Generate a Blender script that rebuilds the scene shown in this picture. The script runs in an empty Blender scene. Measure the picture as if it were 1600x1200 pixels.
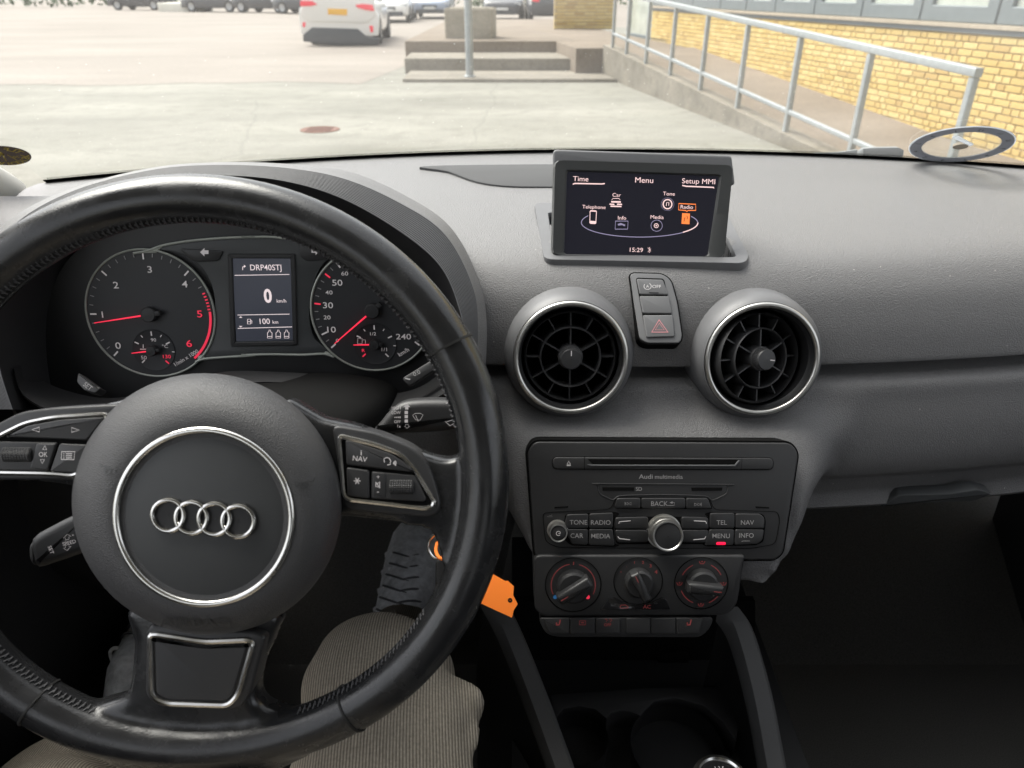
import bpy, bmesh, math, random
import numpy as np
from mathutils import Vector, Matrix
random.seed(7); rng = np.random.default_rng(7)
R_ = math.radians
sc = bpy.context.scene
COL = sc.collection

# ------------------------------------------------------------------ camera, sky, sun, exposure
FPX, PITCH, CAMH = 1142.0, R_(28.3), 1.2
cd = bpy.data.cameras.new('camera'); cam = bpy.data.objects.new('camera', cd); COL.objects.link(cam)
cam.location = (0, 0, CAMH); cam.rotation_euler = (math.pi/2-PITCH, 0, 0)
cd.sensor_width = 36; cd.lens = 36*FPX/1600; cd.clip_start = .02; cd.clip_end = 900
cd.dof.use_dof = True; cd.dof.focus_distance = .60; cd.dof.aperture_fstop = 11
sc.camera = cam
SUN_EL, SUN_AZ = 57, -52           # azimuth clockwise from +Y: ahead of the car, to its left, behind thin cloud
world = bpy.data.worlds.new('World'); sc.world = world; world.use_nodes = True
nt = world.node_tree; bg = nt.nodes['Background']
sky = nt.nodes.new('ShaderNodeTexSky'); sky.sky_type = 'NISHITA'; sky.sun_disc = False
sky.sun_elevation = R_(SUN_EL); sky.sun_rotation = R_(SUN_AZ); sky.air_density = 1.0; sky.dust_density = 4.0; sky.ozone_density = 1.0
hs = nt.nodes.new('ShaderNodeHueSaturation'); hs.inputs['Saturation'].default_value = .2
nt.links.new(sky.outputs[0], hs.inputs['Color']); nt.links.new(hs.outputs[0], bg.inputs[0]); bg.inputs[1].default_value = .13
sd = bpy.data.lights.new('sun', 'SUN'); sd.energy = 1.5; sd.angle = R_(40); sd.color = (1, .95, .86)
so = bpy.data.objects.new('sun', sd); COL.objects.link(so)
_sv = Vector((math.sin(R_(SUN_AZ))*math.cos(R_(SUN_EL)), math.cos(R_(SUN_AZ))*math.cos(R_(SUN_EL)), math.sin(R_(SUN_EL))))
so.rotation_euler = _sv.to_track_quat('Z', 'Y').to_euler()
sc.view_settings.view_transform = 'Standard'; sc.view_settings.look = 'None'; sc.view_settings.gamma = 1
sc.view_settings.exposure = 1.6
sc.cycles.use_denoising = True; sc.cycles.denoiser = 'OPENIMAGEDENOISE'
sc.cycles.max_bounces = 8; sc.cycles.diffuse_bounces = 4; sc.cycles.glossy_bounces = 4; sc.cycles.transparent_max_bounces = 12
sc.cycles.caustics_reflective = False; sc.cycles.caustics_refractive = False; sc.cycles.sample_clamp_indirect = 6

# ------------------------------------------------------------------ measuring: where a point of the place shows in the photograph
C0 = Vector((0, 0, CAMH)); FW = Vector((0, math.cos(PITCH), -math.sin(PITCH))); UP = Vector((0, math.sin(PITCH), math.cos(PITCH))); RT = Vector((1, 0, 0))
def ray(px, py): return FW + RT*((px-800)/FPX) - UP*((py-600)/FPX)
def at(px, py, D): return C0 + ray(px, py)*D
def atY(px, py, Y): d = ray(px, py); return C0 + d*(Y/d.y)
def atZ(px, py, Z): d = ray(px, py); return C0 + d*((Z-CAMH)/d.z)

class Frame:                        # a local plane of a thing: x right, y up in the plane, z out of it
    def __init__(s, O, elev=0, yaw=0, roll=0):
        e, y = R_(elev), R_(yaw)
        N = Vector((-math.sin(y)*math.cos(e), -math.cos(y)*math.cos(e), math.sin(e)))
        Rr = Vector((math.cos(y), -math.sin(y), 0)); U = N.cross(Rr)
        a = R_(roll); R2 = Rr*math.cos(a)+U*math.sin(a); U2 = U*math.cos(a)-Rr*math.sin(a)
        s.O, s.N, s.R, s.U = Vector(O), N, R2, U2
        s.M = Matrix(((R2.x, U2.x, N.x, O[0]), (R2.y, U2.y, N.y, O[1]), (R2.z, U2.z, N.z, O[2]), (0, 0, 0, 1)))
    def p(s, px, py, h=0):
        d = ray(px, py); o = s.O + s.N*h
        v = C0 + d*((o-C0).dot(s.N)/d.dot(s.N)) - s.O
        return (v.dot(s.R), v.dot(s.U))
    def pts(s, L, h=0, k=None):
        return [s.p(*(k(*q) if k else q), h) for q in L]
    def m(s, px, py, h=0):          # metres for one pixel there
        a = s.p(px-5, py, h); b = s.p(px+5, py, h); return math.hypot(a[0]-b[0], a[1]-b[1])/10
def crop(x0, y0, k): return lambda x, y: (x0+x/k, y0+y/k)

# ------------------------------------------------------------------ materials
def new_mat(name):
    m = bpy.data.materials.new(name); m.use_nodes = True
    return m, m.node_tree, m.node_tree.nodes['Principled BSDF']
def mat(name, col, rough=.5, metal=0, var=0, vscale=20, bump=0, bscale=800, bdist=.0005, spec=.5, coat=0, emit=None, estr=0, rvar=0, kind='noise', sheen=0):
    m, t, b = new_mat(name); N, Lk = t.nodes.new, t.links.new
    b.inputs['Base Color'].default_value = (*col, 1); b.inputs['Roughness'].default_value = rough; b.inputs['Metallic'].default_value = metal
    b.inputs['Specular IOR Level'].default_value = spec; b.inputs['Coat Weight'].default_value = coat
    if sheen: b.inputs['Sheen Weight'].default_value = sheen
    if emit: b.inputs['Emission Color'].default_value = (*emit, 1); b.inputs['Emission Strength'].default_value = estr
    if var or bump or rvar: tc = N('ShaderNodeTexCoord')
    if var or rvar:
        n = N('ShaderNodeTexNoise'); n.inputs['Scale'].default_value = vscale; n.inputs['Detail'].default_value = 6; n.inputs['Roughness'].default_value = .65
        Lk(tc.outputs['Object'], n.inputs['Vector'])
        if var:
            r = N('ShaderNodeMapRange'); r.inputs[1].default_value = .25; r.inputs[2].default_value = .75; r.inputs[3].default_value = 1-var; r.inputs[4].default_value = 1+var
            Lk(n.outputs['Fac'], r.inputs[0]); mx = N('ShaderNodeVectorMath'); mx.operation = 'SCALE'; mx.inputs[0].default_value = col
            Lk(r.outputs[0], mx.inputs['Scale']); Lk(mx.outputs[0], b.inputs['Base Color'])
        if rvar:
            r2 = N('ShaderNodeMapRange'); r2.inputs[1].default_value = .3; r2.inputs[2].default_value = .7; r2.inputs[3].default_value = rough-rvar; r2.inputs[4].default_value = rough+rvar
            Lk(n.outputs['Fac'], r2.inputs[0]); Lk(r2.outputs[0], b.inputs['Roughness'])
    if bump:
        if kind == 'voronoi':
            n2 = N('ShaderNodeTexVoronoi'); n2.inputs['Scale'].default_value = bscale; out = n2.outputs['Distance']
        else:
            n2 = N('ShaderNodeTexNoise'); n2.inputs['Scale'].default_value = bscale; n2.inputs['Detail'].default_value = 3; out = n2.outputs['Fac']
        Lk(tc.outputs['Object'], n2.inputs['Vector'])
        bp = N('ShaderNodeBump'); bp.inputs['Strength'].default_value = bump; bp.inputs['Distance'].default_value = bdist
        Lk(out, bp.inputs['Height']); Lk(bp.outputs[0], b.inputs['Normal'])
    return m
M = {}
M['dash'] = mat('dash_plastic', (.152, .150, .151), .5, var=.2, vscale=820, bump=.85, bscale=820, bdist=.0011, spec=.45, kind='noise')
def dust(m, scale=150, amt=.05, col=(.5, .48, .45)):   # sparse specks of dust settled on a surface
    t = m.node_tree; N, Lk = t.nodes.new, t.links.new; b = t.nodes['Principled BSDF']; tc = N('ShaderNodeTexCoord')
    v = N('ShaderNodeTexVoronoi'); v.inputs['Scale'].default_value = scale; Lk(tc.outputs['Object'], v.inputs['Vector'])
    lt = N('ShaderNodeMath'); lt.operation = 'LESS_THAN'; lt.inputs[1].default_value = .085; Lk(v.outputs['Distance'], lt.inputs[0])
    sp = N('ShaderNodeSeparateColor'); Lk(v.outputs['Color'], sp.inputs[0]); l2 = N('ShaderNodeMath'); l2.operation = 'LESS_THAN'; l2.inputs[1].default_value = amt; Lk(sp.outputs[0], l2.inputs[0])
    mu = N('ShaderNodeMath'); mu.operation = 'MULTIPLY'; Lk(lt.outputs[0], mu.inputs[0]); Lk(l2.outputs[0], mu.inputs[1])
    mx = N('ShaderNodeMix'); mx.data_type = 'RGBA'; mx.inputs[7].default_value = (*col, 1); Lk(mu.outputs[0], mx.inputs[0])
    src = b.inputs['Base Color']
    if src.is_linked: Lk(src.links[0].from_socket, mx.inputs[6])
    else: mx.inputs[6].default_value = src.default_value
    Lk(mx.outputs[2], src)
dust(M['dash'])
M['dash_smooth'] = mat('dash_trim_plastic', (.125, .126, .131), .48, var=.05, vscale=80, bump=.15, bscale=1500, bdist=.0002)
M['black'] = mat('black_plastic', (.022, .022, .023), .48, var=.08, vscale=60, bump=.1, bscale=1500, bdist=.0002)
M['panel'] = mat('panel_plastic', (.024, .024, .025), .48, var=.05, vscale=60, bump=.12, bscale=1800, bdist=.0002)
M['button'] = mat('button_plastic', (.021, .021, .022), .42, var=.05, vscale=90)
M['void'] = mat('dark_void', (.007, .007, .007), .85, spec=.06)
M['gloss'] = mat('gloss_black', (.010, .010, .011), .12, coat=.3)
M['dial'] = mat('dial_face', (.026, .027, .030), .5, var=.05)
M['cl_grey'] = mat('cluster_grey', (.05, .053, .055), .5, var=.05)
M['leather'] = mat('wheel_leather', (.022, .0225, .024), .25, var=.25, vscale=28, rvar=.13, bump=.25, bscale=900, bdist=.0004, kind='noise', spec=.6)
M['airbag'] = mat('airbag_plastic', (.068, .068, .071), .5, var=.06, vscale=50, bump=.5, bscale=1500, bdist=.0005, kind='voronoi')
M['disc'] = mat('badge_disc', (.046, .048, .05), .42, var=.05, vscale=60)
M['spoke'] = mat('spoke_plastic', (.042, .042, .044), .42, var=.05, vscale=60)
M['chrome'] = mat('satin_chrome', (.78, .77, .74), .22, 1.0, rvar=.06, vscale=60)
M['alu'] = mat('brushed_aluminium', (.62, .61, .58), .34, 1.0, var=.06, vscale=200)
M['silver'] = mat('silver_paint', (.40, .42, .38), .4, .3)
M['white'] = mat('white_glow_print', (.62, .60, .60), .6, emit=(.8, .72, .72), estr=.05)  # white print with a faint glow added
M['grey_print'] = mat('grey_print', (.32, .31, .31), .6)
M['white_lit'] = mat('lit_white', (.5, .45, .46), .6, emit=(1, .84, .85), estr=.22)
M['red_lit'] = mat('lit_red', (.35, .03, .05), .6, emit=(1, .035, .09), estr=.22)
M['dim_red'] = mat('dim_red_print', (.24, .055, .055), .6, emit=(1, .1, .1), estr=.02)
M['red_led'] = mat('red_led', (.5, .01, .04), .4, emit=(1, .005, .05), estr=.45)
M['blue_dot'] = mat('blue_dot', (.03, .16, .36), .6, emit=(.1, .4, 1), estr=.03)
M['pink_print'] = mat('pink_print', (.6, .26, .28), .6)
M['needle'] = mat('needle_red', (.7, .03, .06), .5, emit=(1, .03, .08), estr=.3)
M['lcd'] = mat('lcd_screen', (.012, .013, .017), .3, emit=(.05, .055, .075), estr=.18)
M['mmi'] = mat('display_glass', (.008, .008, .011), .2, emit=(.03, .03, .045), estr=.12)
M['mmi_pink'] = mat('display_pink', (.2, .14, .14), .5, emit=(1, .70, .68), estr=.34)
M['mmi_violet'] = mat('display_violet', (.1, .09, .12), .5, emit=(.45, .40, .62), estr=.2)
M['mmi_orange'] = mat('display_orange', (.3, .1, .02), .5, emit=(1, .22, .05), estr=.36)
M['orange'] = mat('orange_card', (1.0, .235, .02), .6)
M['carpet'] = mat('carpet', (.115, .112, .106), .95, var=.5, vscale=700, bump=.8, bscale=900, bdist=.002, spec=.1)
M['console'] = mat('console_plastic', (.012, .012, .0125), .5, var=.08)
M['rail'] = mat('console_rail', (.10, .101, .103), .5, bump=.2, bscale=1200, bdist=.0003)
M['pillar'] = mat('pillar_trim', (.40, .40, .37), .7, bump=.3, bscale=700, bdist=.0005)
M['headliner'] = mat('headliner', (.38, .37, .35), .9)
M['insert'] = mat('demister_plastic', (.075, .076, .078), .75, spec=.2, bump=.2, bscale=900, bdist=.0004)
M['stitch'] = mat('stitch_thread', (.10, .10, .105), .6)
M['seam'] = mat('seam_gap', (.012, .012, .012), .7)
# ------------------------------------------------------------------ mesh building
_txt = {}
def text_geo(s, bold):
    if (s, bold) not in _txt:
        cu = bpy.data.curves.new('t', 'FONT'); cu.body = s; cu.size = 1; cu.offset = bold; cu.resolution_u = 3
        o = bpy.data.objects.new('t', cu); COL.objects.link(o)
        dg = bpy.context.evaluated_depsgraph_get(); me = bpy.data.meshes.new_from_object(o.evaluated_get(dg))
        V = [(v.co.x, v.co.y) for v in me.vertices]; F = [tuple(p.vertices) for p in me.polygons]
        bpy.data.objects.remove(o); bpy.data.curves.remove(cu); bpy.data.meshes.remove(me)
        _txt[(s, bold)] = (V, F)
    return _txt[(s, bold)]
CAPH = None
def area2(P): return sum(P[i][0]*P[(i+1) % len(P)][1]-P[(i+1) % len(P)][0]*P[i][1] for i in range(len(P)))
def ccw(P): return list(P) if area2(P) > 0 else list(reversed(P))
def rpoly(P, r, n=5):               # polygon with rounded corners
    P = ccw(P); out = []; rs = r if isinstance(r, (list, tuple)) else [r]*len(P)
    for i, b in enumerate(P):
        a, c = Vector(P[i-1]), Vector(P[(i+1) % len(P)]); b = Vector(b)
        d = min(rs[i], (a-b).length*.48, (c-b).length*.48)
        p0 = b+(a-b).normalized()*d; p1 = b+(c-b).normalized()*d
        for k in range(n+1):
            t = k/n; out.append(tuple(p0*(1-t)**2+b*2*t*(1-t)+p1*t*t))
    return out
def inset(P, d):
    out = []; n = len(P)
    for i in range(n):
        a, b, c = Vector(P[i-1]), Vector(P[i]), Vector(P[(i+1) % n])
        e1, e2 = (b-a), (c-b)
        if e1.length < 1e-9: e1 = e2
        if e2.length < 1e-9: e2 = e1
        n1 = Vector((-e1.y, e1.x)).normalized(); n2 = Vector((-e2.y, e2.x)).normalized()
        q = (n1+n2); q = q.normalized() if q.length > 1e-6 else n1
        out.append(tuple(b+q*(d/max(.5, q.dot(n1)))))
    return out
def spline(P, n=8, closed=False):
    P = [Vector(p) for p in P]; N_ = len(P); out = []
    for i in range(N_ if closed else N_-1):
        g = lambda j: P[j % N_] if closed else P[max(0, min(N_-1, j))]
        p0, p1, p2, p3 = g(i-1), g(i), g(i+1), g(i+2)
        for k in range(n):
            t = k/n
            out.append(.5*((2*p1)+(p2-p0)*t+(2*p0-5*p1+4*p2-p3)*t*t+(3*p1-p0-3*p2+p3)*t**3))
    if not closed: out.append(P[-1])
    return [tuple(v) for v in out]
def resample(P, n, closed=False):
    A = np.array(P, float)
    if closed: A = np.vstack([A, A[:1]])
    s = np.r_[0, np.cumsum(np.linalg.norm(np.diff(A, axis=0), axis=1))]
    u = np.linspace(0, s[-1], n, endpoint=not closed)
    return [tuple(x) for x in np.stack([np.interp(u, s, A[:, k]) for k in range(A.shape[1])], 1)]
def circle(cx, cy, r, n=48, a0=0, ry=None): return [(cx+r*math.cos(a0+2*math.pi*i/n), cy+(ry or r)*math.sin(a0+2*math.pi*i/n)) for i in range(n)]
def arc(cx, cy, r, a, b, n=16): return [(cx+r*math.cos(R_(a+(b-a)*i/n)), cy+r*math.sin(R_(a+(b-a)*i/n))) for i in range(n+1)]

class MB:
    def __init__(s): s.v = []; s.f = []
    def add(s, V, F):
        o = len(s.v); s.v += [tuple(v) if len(v) == 3 else (v[0], v[1], 0) for v in V]; s.f += [tuple(i+o for i in f) for f in F]; return s
    def rings(s, RR, cap0=True, cap1=True, closed=True):
        n = len(RR[0]); V = [p for r in RR for p in r]; F = []
        for j in range(len(RR)-1):
            for i in range(n if closed else n-1):
                k = (i+1) % n; F.append((j*n+i, j*n+k, (j+1)*n+k, (j+1)*n+i))
        if cap0: F.append(tuple(reversed(range(n))))
        if cap1: F.append(tuple(range((len(RR)-1)*n, len(RR)*n)))
        return s.add(V, F)
    def prism(s, P, z0, z1, bev=0, seg=3):
        P = ccw(P); RR = [[(x, y, z0) for x, y in P]]
        if bev:
            for k in range(seg+1):
                a = math.pi/2*k/seg; Q = inset(P, bev*(1-math.cos(a))); RR.append([(x, y, z1-bev+bev*math.sin(a)) for x, y in Q])
        else: RR.append([(x, y, z1) for x, y in P])
        return s.rings(RR)
    def ringprism(s, P, w, z0, z1, bev=0):      # a flat frame of width w inside outline P
        P = ccw(P); Q = inset(P, w)
        z = lambda L, h: [(x, y, h) for x, y in L]
        RR = [z(P, z0), z(P, z1-bev), z(inset(P, bev), z1), z(inset(P, w-bev), z1), z(Q, z1-bev), z(Q, z0)] if bev else [z(P, z0), z(P, z1), z(Q, z1), z(Q, z0)]
        return s.rings(RR, False, False)
    def ptube(s, P, z, rw, rz, closed=True, n=8):   # tube along a planar path, elliptical section
        m = len(P); RR = []
        for i in range(m):
            a = Vector(P[i-1] if (closed or i > 0) else P[i])[0:2]; b = Vector(P[(i+1) % m] if (closed or i < m-1) else P[i])[0:2]
            t = Vector((b[0]-a[0], b[1]-a[1])); t = t.normalized() if t.length > 1e-9 else Vector((1, 0)); nn = Vector((-t.y, t.x))
            RR.append([(P[i][0]+nn.x*rw*math.cos(q), P[i][1]+nn.y*rw*math.cos(q), z+rz*math.sin(q)) for q in [2*math.pi*k/n for k in range(n)]])
        if closed: RR.append(RR[0]); return s.rings(RR, False, False)
        return s.rings(RR)
    def tube(s, P, r, n=10, cap=True):              # tube along a path in space; r number or list
        P = [Vector(p) for p in P]; m = len(P); rr = r if isinstance(r, (list, tuple)) else [r]*m; RR = []; ref = None
        for i in range(m):
            t = (P[min(m-1, i+1)]-P[max(0, i-1)]).normalized()
            if ref is None: ref = Vector((0, 0, 1)) if abs(t.z) < .9 else Vector((1, 0, 0))
            ref = (ref-t*ref.dot(t)).normalized(); b = t.cross(ref)
            RR.append([tuple(P[i]+(ref*math.cos(2*math.pi*k/n)+b*math.sin(2*math.pi*k/n))*rr[i]) for k in range(n)])
        return s.rings(RR, cap, cap)
    def lathe(s, prof, cx=0, cy=0, n=48, cap0=False, cap1=False):
        return s.rings([[(cx+r*math.cos(2*math.pi*k/n), cy+r*math.sin(2*math.pi*k/n), z) for k in range(n)] for r, z in prof], cap0, cap1)
    def box(s, x0, x1, y0, y1, z0, z1):
        return s.rings([[(x0, y0, z), (x1, y0, z), (x1, y1, z), (x0, y1, z)] for z in (z0, z1)])
    def stroke(s, P, w, z, closed=False):
        m = len(P); Lp = []; Rp = []
        for i in range(m):
            a = P[i-1] if (closed or i > 0) else P[i]; b = P[(i+1) % m] if (closed or i < m-1) else P[i]
            t = Vector((b[0]-a[0], b[1]-a[1])); t = t.normalized() if t.length > 1e-9 else Vector((1, 0))
            wi = w[i] if isinstance(w, (list, tuple)) else w
            Lp.append((P[i][0]-t.y*wi/2, P[i][1]+t.x*wi/2, z)); Rp.append((P[i][0]+t.y*wi/2, P[i][1]-t.x*wi/2, z))
        F = [(i, m+i, m+(i+1) % m, (i+1) % m) for i in range(m if closed else m-1)]
        return s.add(Lp+Rp, F)
    def flat(s, P, z): P = ccw(P); return s.add([(x, y, z) for x, y in P], [tuple(range(len(P)))])
    def text(s, t, x, y, z, h, rot=0, sx=1, bold=.0, align='c', mirror=False):
        V, F = text_geo(t, bold); Hh, _ = text_geo('H', 0); ch = max(v[1] for v in Hh)
        k = h/ch; xs = [v[0] for v in V]; x0 = (min(xs)+max(xs))/2 if align == 'c' else (min(xs) if align == 'l' else max(xs))
        c, sn = math.cos(rot), math.sin(rot); W = []
        for vx, vy in V:
            a = (vx-x0)*k*sx*(-1 if mirror else 1); b = (vy-ch/2)*k
            W.append((x+a*c-b*sn, y+a*sn+b*c, z))
        return s.add(W, [tuple(reversed(f)) for f in F] if mirror else F)
    def xf(s, Mx): s.v = [tuple(Mx @ Vector(v)) for v in s.v]; return s
    def build(s, name, m, parent=None, smooth=35, kind=None):
        me = bpy.data.meshes.new(name); me.from_pydata(s.v, [], s.f); me.validate(); me.update()
        me.materials.append(M[m] if isinstance(m, str) else m)
        if smooth:
            me.polygons.foreach_set('use_smooth', [True]*len(me.polygons)); me.set_sharp_from_angle(angle=R_(smooth))
        bm = bmesh.new(); bm.from_mesh(me); bmesh.ops.recalc_face_normals(bm, faces=bm.faces); bm.to_mesh(me); bm.free()
        o = bpy.data.objects.new(name, me); COL.objects.link(o)
        if parent is not None: o.parent = parent
        if kind: o['kind'] = kind
        return o
def empty(name, mx=None):
    o = bpy.data.objects.new(name, None); COL.objects.link(o); o.empty_display_size = .02
    if mx is not None: o.matrix_world = mx if isinstance(mx, Matrix) else Matrix.Translation(mx)
    return o
def tag(o, label=None, cat=None, group=None, kind=None):
    if label: o['label'] = label
    if cat: o['category'] = cat
    if group: o['group'] = group
    if kind: o['kind'] = kind
    return o
def structure(o, label=None): o['kind'] = 'structure'; return o
def remesh(o, voxel, iters=6, fac=.5):
    md = o.modifiers.new('r', 'REMESH'); md.mode = 'VOXEL'; md.voxel_size = voxel; md.use_smooth_shade = True
    ms = o.modifiers.new('s', 'SMOOTH'); ms.iterations = iters; ms.factor = fac
    dg = bpy.context.evaluated_depsgraph_get(); me = bpy.data.meshes.new_from_object(o.evaluated_get(dg))
    o.modifiers.clear(); old = o.data; me.name = o.name
    if not me.materials: me.materials.append(old.materials[0])
    o.data = me; bpy.data.meshes.remove(old)
    me.polygons.foreach_set('use_smooth', [True]*len(me.polygons)); return o
def copy_tree(o, parent=None):
    c = o.copy(); COL.objects.link(c); c.parent = parent
    for ch in list(o.children): copy_tree(ch, c)
    return c
def smooth01(a, b, x): t = np.clip((x-a)/(b-a), 0, 1); return t*t*(3-2*t)
# ================================================================== outside: ground, ramp, steps, building, cars
def noise_ground(name, c1, c2, c3, s1, s2, rough=.9, bump=.3, cracks=False):
    m, t, b = new_mat(name); N, Lk = t.nodes.new, t.links.new
    tc = N('ShaderNodeTexCoord'); n1 = N('ShaderNodeTexNoise'); n1.inputs['Scale'].default_value = s1; n1.inputs['Detail'].default_value = 8; n1.inputs['Roughness'].default_value = .62
    n2 = N('ShaderNodeTexNoise'); n2.inputs['Scale'].default_value = s2; n2.inputs['Detail'].default_value = 5
    mp = N('ShaderNodeMapping'); mp.inputs['Scale'].default_value = (.35, 1, 1)
    Lk(tc.outputs['Object'], mp.inputs['Vector']); Lk(mp.outputs[0], n1.inputs['Vector']); Lk(tc.outputs['Object'], n2.inputs['Vector'])
    r = N('ShaderNodeValToRGB'); r.color_ramp.elements[0].color = (*c1, 1); r.color_ramp.elements[0].position = .3
    r.color_ramp.elements[1].color = (*c2, 1); r.color_ramp.elements[1].position = .7
    Lk(n1.outputs['Fac'], r.inputs[0])
    n4 = N('ShaderNodeTexNoise'); n4.inputs['Scale'].default_value = 38; n4.inputs['Detail'].default_value = 9; n4.inputs['Roughness'].default_value = .75; Lk(tc.outputs['Object'], n4.inputs['Vector'])
    r4 = N('ShaderNodeMapRange'); r4.inputs[1].default_value = .3; r4.inputs[2].default_value = .7; r4.inputs[3].default_value = .72; r4.inputs[4].default_value = 1.25; Lk(n4.outputs['Fac'], r4.inputs[0])
    g4 = N('ShaderNodeVectorMath'); g4.operation = 'SCALE'; Lk(r.outputs[0], g4.inputs[0]); Lk(r4.outputs[0], g4.inputs['Scale'])
    mx = N('ShaderNodeMix'); mx.data_type = 'RGBA'; mx.inputs[7].default_value = (*c3, 1); Lk(g4.outputs[0], mx.inputs[6])
    mr = N('ShaderNodeMapRange'); mr.inputs[1].default_value = .5; mr.inputs[2].default_value = .75; mr.inputs[4].default_value = .6; Lk(n2.outputs['Fac'], mr.inputs[0])
    Lk(mr.outputs[0], mx.inputs[0]); Lk(mx.outputs[2], b.inputs['Base Color']); b.inputs['Roughness'].default_value = rough
    if cracks:                       # fine wandering cracks
        vo = N('ShaderNodeTexVoronoi'); vo.feature = 'DISTANCE_TO_EDGE'; vo.inputs['Scale'].default_value = .32; wv = N('ShaderNodeMix'); wv.data_type = 'VECTOR'; wv.inputs[0].default_value = .22
        Lk(tc.outputs['Object'], wv.inputs[4]); nz = N('ShaderNodeTexNoise'); nz.inputs['Scale'].default_value = .9; nz.inputs['Detail'].default_value = 6; Lk(tc.outputs['Object'], nz.inputs['Vector']); Lk(nz.outputs['Color'], wv.inputs[5]); Lk(wv.outputs[1], vo.inputs['Vector'])
        cr = N('ShaderNodeMapRange'); cr.inputs[2].default_value = .004; cr.inputs[3].default_value = .82; cr.inputs[4].default_value = 1; Lk(vo.outputs['Distance'], cr.inputs[0])
        cm = N('ShaderNodeVectorMath'); cm.operation = 'SCALE'; Lk(mx.outputs[2], cm.inputs[0]); Lk(cr.outputs[0], cm.inputs['Scale']); Lk(cm.outputs[0], b.inputs['Base Color'])
    bp = N('ShaderNodeBump'); bp.inputs['Strength'].default_value = bump; bp.inputs['Distance'].default_value = .01
    n3 = N('ShaderNodeTexNoise'); n3.inputs['Scale'].default_value = 60; Lk(tc.outputs['Object'], n3.inputs['Vector']); Lk(n3.outputs['Fac'], bp.inputs['Height']); Lk(bp.outputs[0], b.inputs['Normal'])
    return m
M['concrete_ground'] = noise_ground('old_concrete_paving', (.145, .142, .118), (.25, .244, .208), (.125, .118, .096), .9, 5, cracks=True)
M['asphalt'] = noise_ground('worn_pinkish_asphalt', (.185, .162, .137), (.262, .232, .2), (.158, .134, .113), .45, 14)
M['concrete'] = noise_ground('weathered_concrete', (.155, .14, .112), (.25, .225, .182), (.105, .096, .074), 1.6, 9)
M['paver'] = noise_ground('ramp_paving', (.155, .125, .094), (.22, .18, .138), (.125, .10, .076), 1.5, 20)
M['galv'] = mat('galvanised_steel', (.33, .355, .365), .5, .4, var=.15, vscale=25)
M['win_frame'] = mat('grey_window_paint', (.13, .155, .165), .5, var=.08, vscale=8)
M['win_pane'] = mat('window_pane', (.42, .45, .40), .08, var=.3, vscale=2, spec=.7)
M['mortar'] = mat('mortar', (.43, .335, .18), .9, var=.2, vscale=14)
BR = []
for i, c in enumerate([(.56, .405, .14), (.60, .455, .18), (.525, .37, .12), (.46, .315, .105)]):
    M['brick%d' % i] = mat('yellow_brick', c, .85, var=.14, vscale=30, bump=.3, bscale=150, bdist=.002); BR.append('brick%d' % i)

g = MB(); g.add([(-300, -60, 0), (300, -60, 0), (300, 500, 0), (-300, 500, 0)], [(0, 1, 2, 3)])
structure(g.build('ground', 'concrete_ground'))
edge = [(x, 11.6+.18*math.sin(x*1.3)+.10*math.sin(x*3.7+1)+.03*x) for x in np.linspace(-60, -2.2, 90)]
g = MB(); g.add([(x, y, .004) for x, y in edge]+[(-1.9, 14.5, .004), (-1.9, 30, .004), (40, 30, .004), (40, 200, .004), (-60, 200, .004)], [tuple(range(len(edge)+5))])
structure(g.build('asphalt_lot', 'asphalt'))
# iron cover in the paving
q = atZ(500, 203, 0); c = empty('drain_cover', Vector((q.x, q.y, .004)))
M['rust'] = mat('rusty_iron', (.16, .065, .04), .7, .3, var=.4, vscale=30)
m_ = MB(); m_.lathe([(.19, -.02), (.19, .004), (.165, .006), (.165, .002)], n=32); m_.build('rim', 'rust', c)
m_ = MB(); m_.lathe([(.162, -.02), (.162, .003), (.0005, .004)], n=32)
for i in range(-3, 4): m_.box(-.12, .12, i*.04-.008, i*.04+.008, .003, .008)
m_.build('lid', 'rust', c); tag(c, 'rust-brown round iron drain cover set in the pale paving', 'drain cover')

# ---- ramp frame: local x = away to the building, y = along the ramp, z = up
RA = Vector((2.40, 6.427, 0)); RD = R_(8.81)
RM = Matrix(((math.cos(RD), -math.sin(RD), 0, RA.x), (math.sin(RD), math.cos(RD), 0, RA.y), (0, 0, 1, 0), (0, 0, 0, 1)))
hk = lambda s: max(.02, .10+.057*s)
OFF = 1.46
rp = empty('access_ramp', RM)
m_ = MB(); S = [-1.8, 0, 2, 4, 6.2]
m_.rings([[(-.03, s, -.05), (.16, s, -.05), (.16, s, hk(s)), (-.03, s, hk(s))] for s in S]); m_.build('kerb_wall', 'concrete', rp)
m_ = MB(); m_.rings([[(.162, s, -.05), (OFF-.002, s, -.05), (OFF-.002, s, max(.006, hk(s)-.05)), (.162, s, max(.006, hk(s)-.05))] for s in [-2.2]+S[1:]]); m_.build('paving', 'paver', rp)
tag(rp, 'sloping paved access ramp with concrete kerb along the yellow brick wall', 'ramp')
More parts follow.
